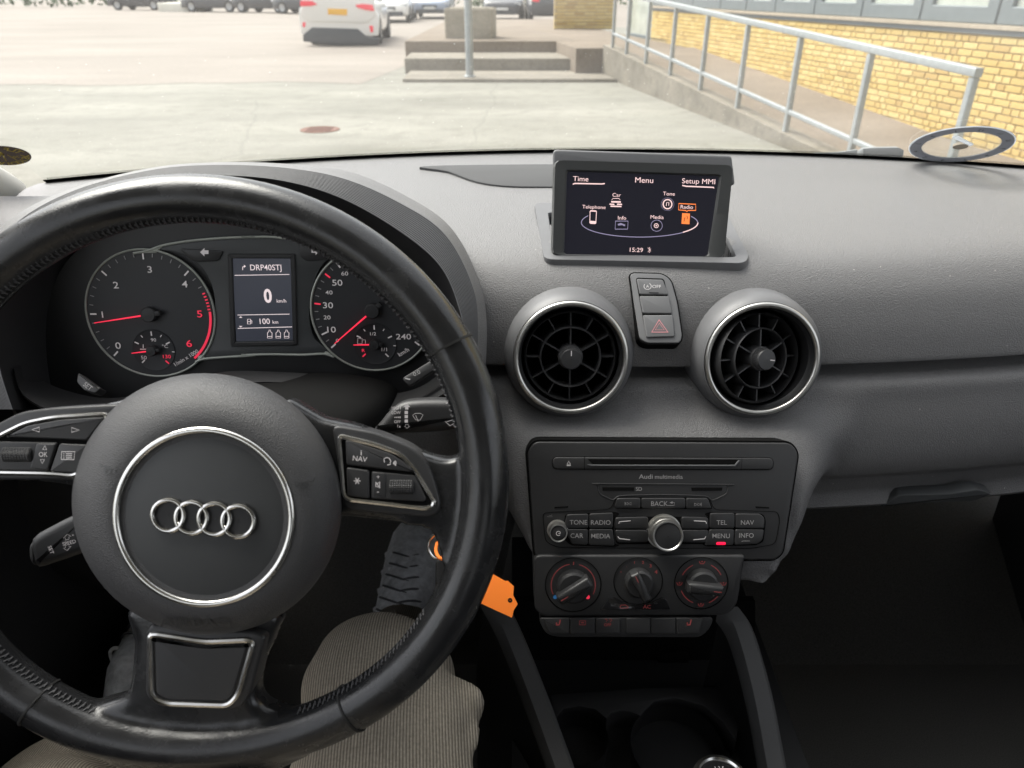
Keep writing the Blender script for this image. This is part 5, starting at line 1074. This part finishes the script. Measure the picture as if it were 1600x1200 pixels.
for P, L in (([(510, 470), (672, 466), (676, 527), (508, 527)], [(527, 499), (529, 490), (585, 485)]), ([(508, 531), (676, 531), (672, 592), (520, 594)], [(522, 563), (530, 573), (582, 579)]), ([(836, 466), (970, 470), (972, 527), (840, 527)], [(897, 485), (955, 488), (960, 499)]), ([(840, 531), (972, 531), (965, 594), (836, 592)], [(895, 579), (950, 574), (956, 563)])):
    m_ = MB(); m_.prism(rpoly(Pp(P, Z0+ZB), .0025, 4), Z0, Z0+ZB, .001, 3); b = m_.build('soft_key', 'button', ra); m_ = MB(); m_.stroke(Pp(L, Z0+ZB), 3.4*u, Z0+ZB+.0002); m_.build('corner_mark', 'white', b)
def knob(cx, cy, r, H_, face, nm, knurl, inner=None):
    c = FRd.p(*k6(cx, cy), Z0); R0 = r*u; n = 120; m_ = MB(); RR = []
    for rr_, zz_, kn in ((1.08, 0, 0), (1.08, .0008, 0), (1.0, .001, 1), (1.0, H_*.55, 1), (.96, H_*.62, 0), (.93, H_*.66, 0), (.93, H_*.93, 0), (.90, H_, 0), (face+.05, H_, 0), (face, H_-.0008, 0)):
        RR.append([(c[0]+math.cos(2*math.pi*k/n)*R0*rr_*(1-.03*kn*(k % 2)), c[1]+math.sin(2*math.pi*k/n)*R0*rr_*(1-.03*kn*(k % 2)), Z0+zz_) for k in range(n)])
    m_.rings(RR, False, False); kb = m_.build(nm, 'alu', ra, 25)
    m_ = MB(); m_.lathe([(R0*face, Z0+H_-.0010), (R0*face*.5, Z0+H_-.0002), (.0003, Z0+H_)], *c, n=64); f = m_.build('knob_face', 'button', kb)
    return kb, c, R0
kb, c, R0 = knob(748, 538, 80, .019, .78, 'menu_knob', 1)
kb, c, R0 = knob(224, 530, 47, .014, .78, 'volume_knob', 1)
m_ = MB(); zt = Z0+.0142; m_.stroke([(c[0]+R0*.22*math.cos(R_(a)), c[1]+R0*.22*math.sin(R_(a))) for a in range(20, 330, 20)], 2.4*u, zt); m_.stroke([(c[0], c[1]), (c[0]+R0*.22, c[1])], 2.4*u, zt); m_.build('power_mark', 'white', kb)
m_ = MB(); m_.stroke(Pp([(172, 466), (198, 466), (198, 456)], Z0), 1.6*u, Z0+.0003, True); m_.build('volume_mark', 'grey_print', ra)
tag(ra, 'black multimedia radio unit with disc slot and silver rotary knob', 'radio')

# ================================================================== climate controls
k4 = crop(840, 780, 4.0)
FCm = Frame(at(1000, 915, .645), 22); cp = empty('climate_panel', FCm.M); u4 = FCm.m(1000, 915)/4
Pc = lambda L, h=0: FCm.pts(L, h, k4)
m_ = MB(); m_.prism(rpoly(Pc([(-30, 352), (1300, 352), (1290, 400), (1250, 660), (1190, 728), (30, 735), (-20, 690)]), .008, 6), -.03, 0, .002, 3); m_.build('faceplate', 'panel', cp)
def ckn(cx, cy, r, ang, label, glow, dx=0):
    c = FCm.p(*k4(cx, cy), 0); R0 = r*u4
    m_ = MB(); m_.lathe([(R0*1.03, -.004), (R0*1.03, .0004), (R0, .0008), (R0*.97, -.002), (R0*.62, -.0035), (.0003, -.0035)], *c, n=64); b = m_.build('dial_well', 'void', cp)
    m_ = MB(); m_.lathe([(R0*.60, -.0034), (R0*.58, .008), (R0*.50, .0095), (.0003, .0095)], *c, n=48); kn = m_.build('control_knob', 'black', cp)
    a = R_(ang); e = Vector((math.cos(a), math.sin(a))); f = Vector((-e.y, e.x)); P = [tuple(Vector(c)+e*x*R0+f*y*R0) for x, y in ((-.66, -.16), (-.6, -.2), (.6, -.2), (.66, -.16), (.66, .16), (.6, .2), (-.6, .2), (-.66, .16))]
    m_ = MB(); m_.prism(P, .006, .017, .0025, 3); g_ = m_.build('grip', 'black', kn); m_ = MB(); m_.stroke([tuple(Vector(c)+e*R0*.28), tuple(Vector(c)+e*R0*.58)], 5*u4, .0173); m_.build('grip_mark', 'dim_red', kn)
    m_ = MB()
    for a0, a1 in glow: m_.stroke(arc(*c, R0*.80, a0, a1, 24), 5*u4, .0012)
    return m_, c, R0, b
m_, c, R0, b = ckn(222, 535, 172, 213, '', [(100, 205), (-25, 75)])
m_.text('j', c[0], c[1]+R0*.84, .0012, 16*u4, 0, 1.4, .04); m_.build('dial_print', 'dim_red', b)
m_ = MB(); m_.flat(circle(*FCm.p(*k4(110, 612), .0015), 13*u4, 20), .0015); m_.build('cold_mark', 'blue_dot', b); m_ = MB(); m_.flat(circle(*FCm.p(*k4(314, 612), .0015), 13*u4, 20), .0015); m_.build('hot_mark', 'red_lit', b)
m_, c, R0, b = ckn(628, 512, 150, 116, '', [])
for i, s_ in enumerate(('0', '.', '1', '2', '3', '4')):
    a = R_(150-24*i); m_.text(s_, c[0]+math.cos(a)*R0*.84, c[1]+math.sin(a)*R0*.84, .0012, (10+2.6*i)*u4, 0, 1.1, .02)
m_.build('dial_print', 'dim_red', b)
m_, c, R0, b = ckn(1022, 525, 165, -6, '', [(25, 65), (115, 155), (200, 248), (-68, -22)])
for a in (0, 90, 180, 270):
    x, y = c[0]+math.cos(R_(a))*R0*.83, c[1]+math.sin(R_(a))*R0*.83; m_.stroke([(x-18*u4, y+8*u4), (x-10*u4, y-8*u4), (x+10*u4, y-8*u4), (x+18*u4, y+8*u4)], 5*u4, .0012); m_.flat(circle(x, y+6*u4, 5*u4, 8), .0012)
m_.build('dial_print', 'dim_red', b)
P = [(390, 690), (440, 620), (480, 612), (540, 640), (628, 655), (720, 640), (775, 612), (800, 620), (828, 688)]
m_ = MB(); m_.prism(rpoly(Pc(P), .001, 3), -.002, .0012, .0006, 2); b = m_.build('button_pair', 'gloss', cp)
m_ = MB(); q = lambda x, y: FCm.p(*k4(x, y), .0014); m_.text('AC', *q(683, 672), .0015, 22*u4, 0, 1.15, .006)
m_.stroke([q(*v) for v in ((515, 675), (522, 662), (548, 660), (566, 672), (566, 680), (520, 680))], 4*u4, .0015, True); m_.build('lettering', 'dim_red', b); m_ = MB(); m_.stroke([q(480, 655), q(500, 655)], 7*u4, .0015); m_.stroke([q(728, 652), q(748, 652)], 7*u4, .0015); m_.stroke([q(610, 660), q(606, 688)], 2*u4, .0015); m_.build('indicator', 'panel', b)
tag(cp, 'dark heater control panel with three rotary knobs under the radio', 'climate panel')
# switch strip
FSt = Frame(at(985, 978, .650), 26); sp_ = empty('switch_strip', FSt.M); Ps = lambda L, h=0: FSt.pts(L, h, k4)
m_ = MB(); m_.prism(rpoly(Ps([(0, 738), (1100, 735), (1080, 800), (1020, 862), (120, 860), (50, 840)]), .006, 5), -.02, .001, .001, 3); m_.build('base', 'black', sp_)
xs = [28, 202, 362, 520, 552, 708, 866, 1040]; sk_ = {0: 'seat', 1: 'rear', 2: 'esp', 6: 'seat'}
for i in range(7):
    if i == 3: continue
    m_ = MB(); bl_ = 842 if i else 825; m_.prism(rpoly(Ps([(xs[i]+3, 744), (xs[i+1]-3, 744), (xs[i+1]-3 if i < 6 else 1012, 842), (xs[i]+3+(45 if i == 0 else 0), 842)], .003), .0015, 3), 0, .003, .0008, 3); b = m_.build('switch', 'panel', sp_)
    cx = (xs[i]+xs[i+1])/2; q = lambda x, y: FSt.p(*k4(x, y), .0033); m_ = MB()
    if sk_.get(i) == 'seat':
        cx = 128 if i == 0 else 946; m_.stroke([q(*v) for v in ((cx+14, 752), (cx+10, 772), (cx+6, 785), (cx-14, 786))], 8*u4, .0033); m_.flat(circle(*q(cx-10, 775), 5*u4, 8), .0033)
    elif sk_.get(i) == 'rear': m_.stroke([q(262, 760), q(300, 760), q(300, 785), q(262, 785)], 4*u4, .0033, True); m_.stroke([q(272, 772), q(290, 772)], 6*u4, .0033)
    elif sk_.get(i) == 'esp':
        m_.text('OFF', *q(438, 785), .0033, 18*u4, 0, 1, .006); m_.stroke([q(420, 750), q(430, 748), (q(436, 756)), q(428, 766)], 4*u4, .0033); m_.stroke([q(448, 750), q(458, 748), (q(464, 756)), q(452, 768)], 4*u4, .0033)
    if m_.v: m_.build('symbol', 'dim_red', b)
tag(sp_, 'row of flat dark push switches with red seat-heating symbols below the knobs', 'switch strip')

# ================================================================== centre console and gear lever
cc = empty('centre_console', Vector((.155, .45, .45))); CCI = Matrix.Translation(-Vector((.155, .45, .45)))
def rail_curve(L): return spline([tuple(p) for p in L], 6)
rlL = [at(772, 930, .80), at(800, 985, .795), at(838, 1080, .765), at(882, 1200, .735), at(930, 1330, .70)]
rlR = [at(1142, 950, .80), at(1163, 985, .795), at(1190, 1080, .765), at(1213, 1200, .735), at(1235, 1330, .70)]
for L, sx in ((rlL, -1), (rlR, 1)):
    C_ = rail_curve(L); m_ = MB(); m_.rings([[(p[0]+x, p[1], p[2]+zv) for x, zv in ((-.014, -.020), (-.014, -.008), (-.009, .001), (.007, .002), (.011, -.003), (.012, -.020))] for p in C_]); m_.xf(CCI).build('side_rail', 'rail', cc)
    m_ = MB(); m_.rings([[(p[0]+sx*.012, p[1], p[2]-.014), (p[0]+sx*.022, p[1], p[2]-.12), (p[0]+sx*.025, p[1], .28)] for p in C_], False, False, False); m_.xf(CCI).build('side_panel', 'console', cc)
# level tray floor, inner walls and the cup holder plate
A_, B_ = np.array(rail_curve(rlL)), np.array(rail_curve(rlR)); TZ = .455
m_ = MB(); m_.add([(.0, .30, TZ), (.32, .30, TZ), (.32, .86, TZ+.02), (.0, .86, TZ+.02)], [(0, 1, 2, 3)]); m_.xf(CCI).build('tray_floor', 'console', cc)
for C_, sx in ((A_, 1), (B_, -1)):
    m_ = MB(); m_.rings([[(p[0]+sx*.010, p[1], p[2]-.008), (p[0]+sx*.016, p[1], TZ-.01)] for p in C_], False, False, False); m_.xf(CCI).build('inner_wall', 'console', cc)
FT = Frame((.15, .5, .49), 88); M['tray'] = mat('tray_plastic', (.028, .028, .029), .5)
m_ = MB(); P = [FT.p(*q) for q in ((860, 1085), (1000, 1075), (1130, 1072), (1160, 1100), (1150, 1160), (1130, 1128), (1100, 1102), (1055, 1090), (1022, 1096), (1000, 1118), (985, 1112), (970, 1110), (955, 1114), (948, 1123), (930, 1108), (905, 1103), (880, 1108), (862, 1130))]
m_.prism(P, -.03, .0, .0015, 2); m_.xf(CCI @ FT.M).build('cup_holder_plate', 'tray', cc)
for px, py, r in ((905, 1150, 46), (1058, 1163, 72)):
    m_ = MB(); c = FT.p(px, py); rr_ = r*FT.m(px, py); m_.lathe([(rr_, -.002), (rr_*.97, -.03), (.0003, -.031)], *c, n=40); m_.xf(CCI @ FT.M).build('cup_holder', 'console', cc)
m_ = MB(); FBk = Frame(at(1000, 1010, .90), 5); m_.prism(FBk.pts([(790, 940), (1180, 940), (1180, 1080), (800, 1080)]), -.01, 0); m_.prism(rpoly(FBk.pts([(1025, 1020), (1075, 1018), (1075, 1045), (1030, 1046)]), .004, 4), 0, .004, .001, 2); m_.xf(CCI @ FBk.M).build('storage_back', 'void', cc)
tag(cc, 'dark centre console tray with cup holders between two grey side rails', 'centre console')
gk = at(1127, 1222, .63); gv = empty('gear_lever', gk+Vector((0, 0, -.13)))
m_ = MB(); m_.lathe([(.009, 0), (.009, .09), (.022, .098), (.0265, .108), (.0275, .118), (.0255, .128)], n=40); m_.build('lever', 'black', gv)
m_ = MB(); m_.lathe([(.0256, .1275), (.0245, .1318), (.0205, .1342), (.0190, .1325)], n=48); m_.build('chrome_collar', 'chrome', gv)
m_ = MB(); m_.lathe([(.0192, .1326), (.012, .1345), (.0003, .1352)], n=40); tp = m_.build('knob_top', 'gloss', gv)
m_ = MB(); m_.stroke([(-.009, .006), (-.009, -.006)], .0009, .1358); m_.stroke([(0, .006), (0, -.006)], .0009, .1358); m_.stroke([(.009, .006), (.009, -.006)], .0009, .1358); m_.stroke([(-.009, 0), (.009, 0)], .0009, .1358); m_.text('1 3 5', -.0, .009, .1358, .003); m_.build('gear_pattern', 'grey_print', tp)
m_ = MB(); m_.lathe([(.055, -.03), (.045, .02), (.028, .05), (.012, .065)], n=32); m_.build('gaiter', 'leather', gv)
tag(gv, 'gear lever with chrome-ringed black knob at the bottom edge of the console', 'gear lever')

# ================================================================== key and orange tag
kp = at(690, 862, .53); ky = empty('ignition_key', kp)
m_ = MB(); m_.ptube(circle(-.002, .004, .010, 40), 0, .0011, .0011); m_.xf(Matrix.Rotation(R_(35), 4, 'Y') @ Matrix.Rotation(R_(60), 4, 'X')).build('key_ring', 'chrome', ky)
m_ = MB(); m_.prism(rpoly([(-.004, -.04), (.010, -.04), (.013, -.012), (.006, 0), (-.004, -.006)], .003, 4), -.005, .005, .002, 3); m_.xf(Matrix.Rotation(R_(62), 4, 'X')).build('key_head', 'black', ky)
m_ = MB(); m_.box(.002, .006, -.052, -.04, -.0012, .0012); m_.xf(Matrix.Rotation(R_(62), 4, 'X')).build('key_edge', 'chrome', ky)
m_ = MB(); m_.lathe([(.016, -.01), (.016, .004), (.011, .006), (.011, .0)], n=32); m_.xf(Matrix.Translation((.004, .03, .012)) @ Matrix.Rotation(R_(70), 4, 'X')).build('ignition_barrel', 'black', ky)
tag(ky, 'ignition key with steel ring half hidden behind the wheel rim', 'key')
FO = Frame(at(735, 900, .515), 42, 10); tg = empty('key_tag', FO.M)
TG = FO.pts([(690, 868), (770, 897), (790, 908), (793, 907), (796, 910), (803, 916), (802, 930), (809, 944), (803, 953), (800, 965), (752, 943), (706, 905)])
m_ = MB(); m_.prism(TG, 0, .0008); m_.build('card', 'orange', tg)
m_ = MB(); m_.lathe([(.0016, .0009), (.0003, .0009)], *FO.p(797, 938, .001), n=20); m_.build('punched_hole', 'void', tg)
m_ = MB(); m_.tube(spline([tuple(FO.M.inverted() @ p) for p in (at(683, 848, .525), at(681, 860, .52), at(686, 871, .515), at(698, 876, .513), at(712, 885, .514))], 6), .0013, 8); m_.tube([tuple(FO.M.inverted() @ p) for p in (at(683, 848, .525), at(690, 850, .527), at(694, 858, .53))], .0013, 8); m_.build('strap', 'orange', tg)
tag(tg, 'orange card tag hanging on the key beside the steering wheel rim', 'key tag')

# ================================================================== the driver: trousers and shoes
def fabric():
    m, t, b = new_mat('ribbed_trouser_cloth'); N, Lk = t.nodes.new, t.links.new
    tc = N('ShaderNodeTexCoord'); w = N('ShaderNodeTexWave'); w.wave_type = 'BANDS'; w.bands_direction = 'X'; w.inputs['Scale'].default_value = 130; w.inputs['Distortion'].default_value = 1.2; w.inputs['Detail'].default_value = 2; w.inputs['Detail Scale'].default_value = .25
    mp = N('ShaderNodeMapping'); mp.inputs['Rotation'].default_value = (0, 0, R_(-6)); Lk(tc.outputs['Object'], mp.inputs['Vector']); Lk(mp.outputs[0], w.inputs['Vector'])
    r = N('ShaderNodeValToRGB'); r.color_ramp.elements[0].color = (.235, .208, .165, 1); r.color_ramp.elements[1].color = (.48, .43, .355, 1); r.color_ramp.elements[0].position = .1; r.color_ramp.elements[1].position = .7
    Lk(w.outputs['Fac'], r.inputs[0]); n = N('ShaderNodeTexNoise'); n.inputs['Scale'].default_value = 400; mx = N('ShaderNodeMix'); mx.data_type = 'RGBA'; mx.blend_type = 'MULTIPLY'; mx.inputs[0].default_value = .5
    Lk(tc.outputs['Object'], n.inputs['Vector']); Lk(r.outputs[0], mx.inputs[6]); Lk(n.outputs['Fac'], mx.inputs[7]); Lk(mx.outputs[2], b.inputs['Base Color'])
    b.inputs['Roughness'].default_value = .95; b.inputs['Specular IOR Level'].default_value = .1
    nb = N('ShaderNodeTexNoise'); nb.inputs['Scale'].default_value = 13; nb.inputs['Detail'].default_value = 3; Lk(tc.outputs['Object'], nb.inputs['Vector'])
    b0 = N('ShaderNodeBump'); b0.inputs['Strength'].default_value = .5; b0.inputs['Distance'].default_value = .03; Lk(nb.outputs['Fac'], b0.inputs['Height'])
    bp = N('ShaderNodeBump'); bp.inputs['Strength'].default_value = .6; bp.inputs['Distance'].default_value = .0008; Lk(w.outputs['Fac'], bp.inputs['Height']); Lk(b0.outputs[0], bp.inputs['Normal']); Lk(bp.outputs[0], b.inputs['Normal']); return m
M['cloth'] = fabric()
M['shoe'] = mat('shoe_mesh', (.72, .73, .75), .8, var=.35, vscale=90, bump=.5, bscale=500, bdist=.001); M['sole'] = mat('shoe_sole', (.7, .7, .7), .7); M['lace'] = mat('shoe_lace', (.75, .75, .76), .8); M['lace_dark'] = mat('shoe_strap', (.12, .12, .125), .7)
pe = empty('person', Vector((-.19, .0, .45))); PI_ = Matrix.Translation(-Vector((-.19, .0, .45)))
m_ = MB()
def limb(P, r, sxs=None):
    P = [Vector(p) for p in P]; L_ = spline([tuple(p) for p in P], 6); rs = np.interp(np.linspace(0, len(P)-1, len(L_)), range(len(P)), r); m_.tube(L_, list(rs), 24)
limb([(-.10, -.10, .56), (-.100, .10, .585), (-.098, .28, .612), (-.110, .40, .636), (-.122, .462, .634), (-.134, .53, .565), (-.142, .62, .475), (-.15, .73, .39)], [.10, .098, .082, .074, .066, .060, .056, .06])
limb([(-.29, -.10, .53), (-.34, .10, .52), (-.385, .26, .515), (-.42, .36, .52), (-.435, .425, .50), (-.44, .49, .465), (-.45, .56, .43)], [.10, .098, .088, .08, .072, .062, .055])
m_.tube([(-.30, -.14, .58), (-.19, -.15, .58), (-.09, -.14, .58)], [.11, .125, .11], 24); m_.tube([(-.19, -.15, .58), (-.19, -.19, .75), (-.19, -.20, .82)], [.14, .135, .13], 24)
# pocket fold on the thigh's outer seam
fold = [at(700, 1045, .655), at(722, 1068, .645), at(735, 1090, .635), at(730, 1120, .63), at(742, 1170, .60)]
m_.tube(spline([tuple(p) for p in fold], 5), list(np.interp(range(21), [0, 5, 12, 20], [.002, .008, .011, .003])), 10)
body = remesh(m_.xf(PI_).build('trousers', 'cloth', pe), .005, 4, .5)
me = body.data; nv = len(me.vertices); co = np.empty(nv*3); me.vertices.foreach_get('co', co); no = np.empty(nv*3); me.vertex_normals.foreach_get('vector', no)
co = co.reshape(-1, 3); no = no.reshape(-1, 3); x, y, zc = co.T        # soft folds in the cloth, tighter round the knee
kn = np.exp(-((y-.44)/.09)**2); f = .0022*np.sin(34*y+22*x+3*np.sin(17*x+5*zc))+.0016*np.sin(71*y-35*x+4*np.sin(23*zc))*(.4+kn)+.0030*kn*np.sin(60*zc+30*y+12*x)
co += no*f[:, None]; me.vertices.foreach_set('co', co.ravel()); me.update()
def shoe(F, s, hidden=False):
    # local: x across, y along the foot to the toe, z up
    sec = lambda y, w, h, cx=0: [(cx+w*math.cos(a)*(1 if math.sin(a) > -.2 else 1.02), y, max(0, h*.5+h*.62*math.sin(a))) for a in [2*math.pi*k/24 for k in range(24)]]
    m_ = MB(); m_.rings([sec(-.10, .020, .09), sec(-.09, .034, .115), sec(-.05, .038, .125), sec(0, .041, .105), sec(.05, .046, .085, .004), (sec(.10, .049, .070, .006)), sec(.14, .044, .058, .006), sec(.165, .030, .045, .004), sec(.175, .012, .03, .002)]); m_.xf(Matrix.Translation((0, 0, .02))); up = m_.xf(PI_ @ F).build('shoe', 'shoe', pe)
    m_ = MB(); P = spline([(-.03, -.105), (.03, -.105), (.042, -.04), (.047, .03), (.056, .10), (.045, .16), (.008, .187), (-.035, .16), (-.046, .10), (-.044, .03), (-.042, -.04)], 4, True); m_.prism(P, 0, .028, .006, 3); m_.xf(PI_ @ F).build('sole', 'sole', up)
    m_ = MB()
    for i, y in enumerate(np.linspace(-.01, .085, 6)):
        h = np.interp(y, [-.05, 0, .05, .10], [.15, .132, .110, .092]); w = .030
        m_.tube(spline([(-w, y-.004, h-.020), (-w*.5, y, h-.002), (w*.5, y+.008, h+.001), (w, y+.012, h-.018)], 4), .0017, 6); m_.tube(spline([(w, y-.004, h-.020), (w*.5, y, h), (-w*.5, y+.008, h+.002), (-w, y+.016, h-.018)], 4), .0016, 6)
    m_.xf(PI_ @ F).build('laces', 'lace_dark', up)
    m_ = MB()
    for i, y in enumerate(np.linspace(-.02, .10, 5)):
        for sx in (-1, 1): h = np.interp(y, [-.05, 0, .05, .10], [.142, .122, .104, .088]); m_.tube(spline([(sx*.024, y, h), (sx*.040, y+.004, h*.72), (sx*.047, y+.01, .03)], 4), .0035, 6)
    m_.xf(PI_ @ F).build('overlay_strips', 'lace', up)
    return up
def place(loc, rz, rx): return Matrix.Translation(loc) @ Matrix.Rotation(rz, 4, 'Z') @ Matrix.Rotation(rx, 4, 'X')
shoe(place(Vector((-.155, .80, .335)), R_(-4), R_(30)), 1)
s2 = shoe(place(at(215, 1050, .92)+Vector((0.0, 0.05, -.09)), R_(8), R_(10)), 1)
m_ = MB()
for L in ([(176, 1035), (172, 1020), (178, 1013), (187, 1015), (188, 1028), (182, 1036), (190, 1042)], [(190, 1035), (198, 1024), (206, 1010), (208, 1020), (200, 1034)], [(180, 1030), (190, 1030), (198, 1036)]): m_.tube(spline([tuple(at(x, y, .90)) for x, y in L], 4), .0024, 6)
m_.xf(PI_).build('lace_bow', 'lace', s2)
tag(pe, 'seated driver in grey ribbed trousers and grey laced trainers below the wheel', 'person')
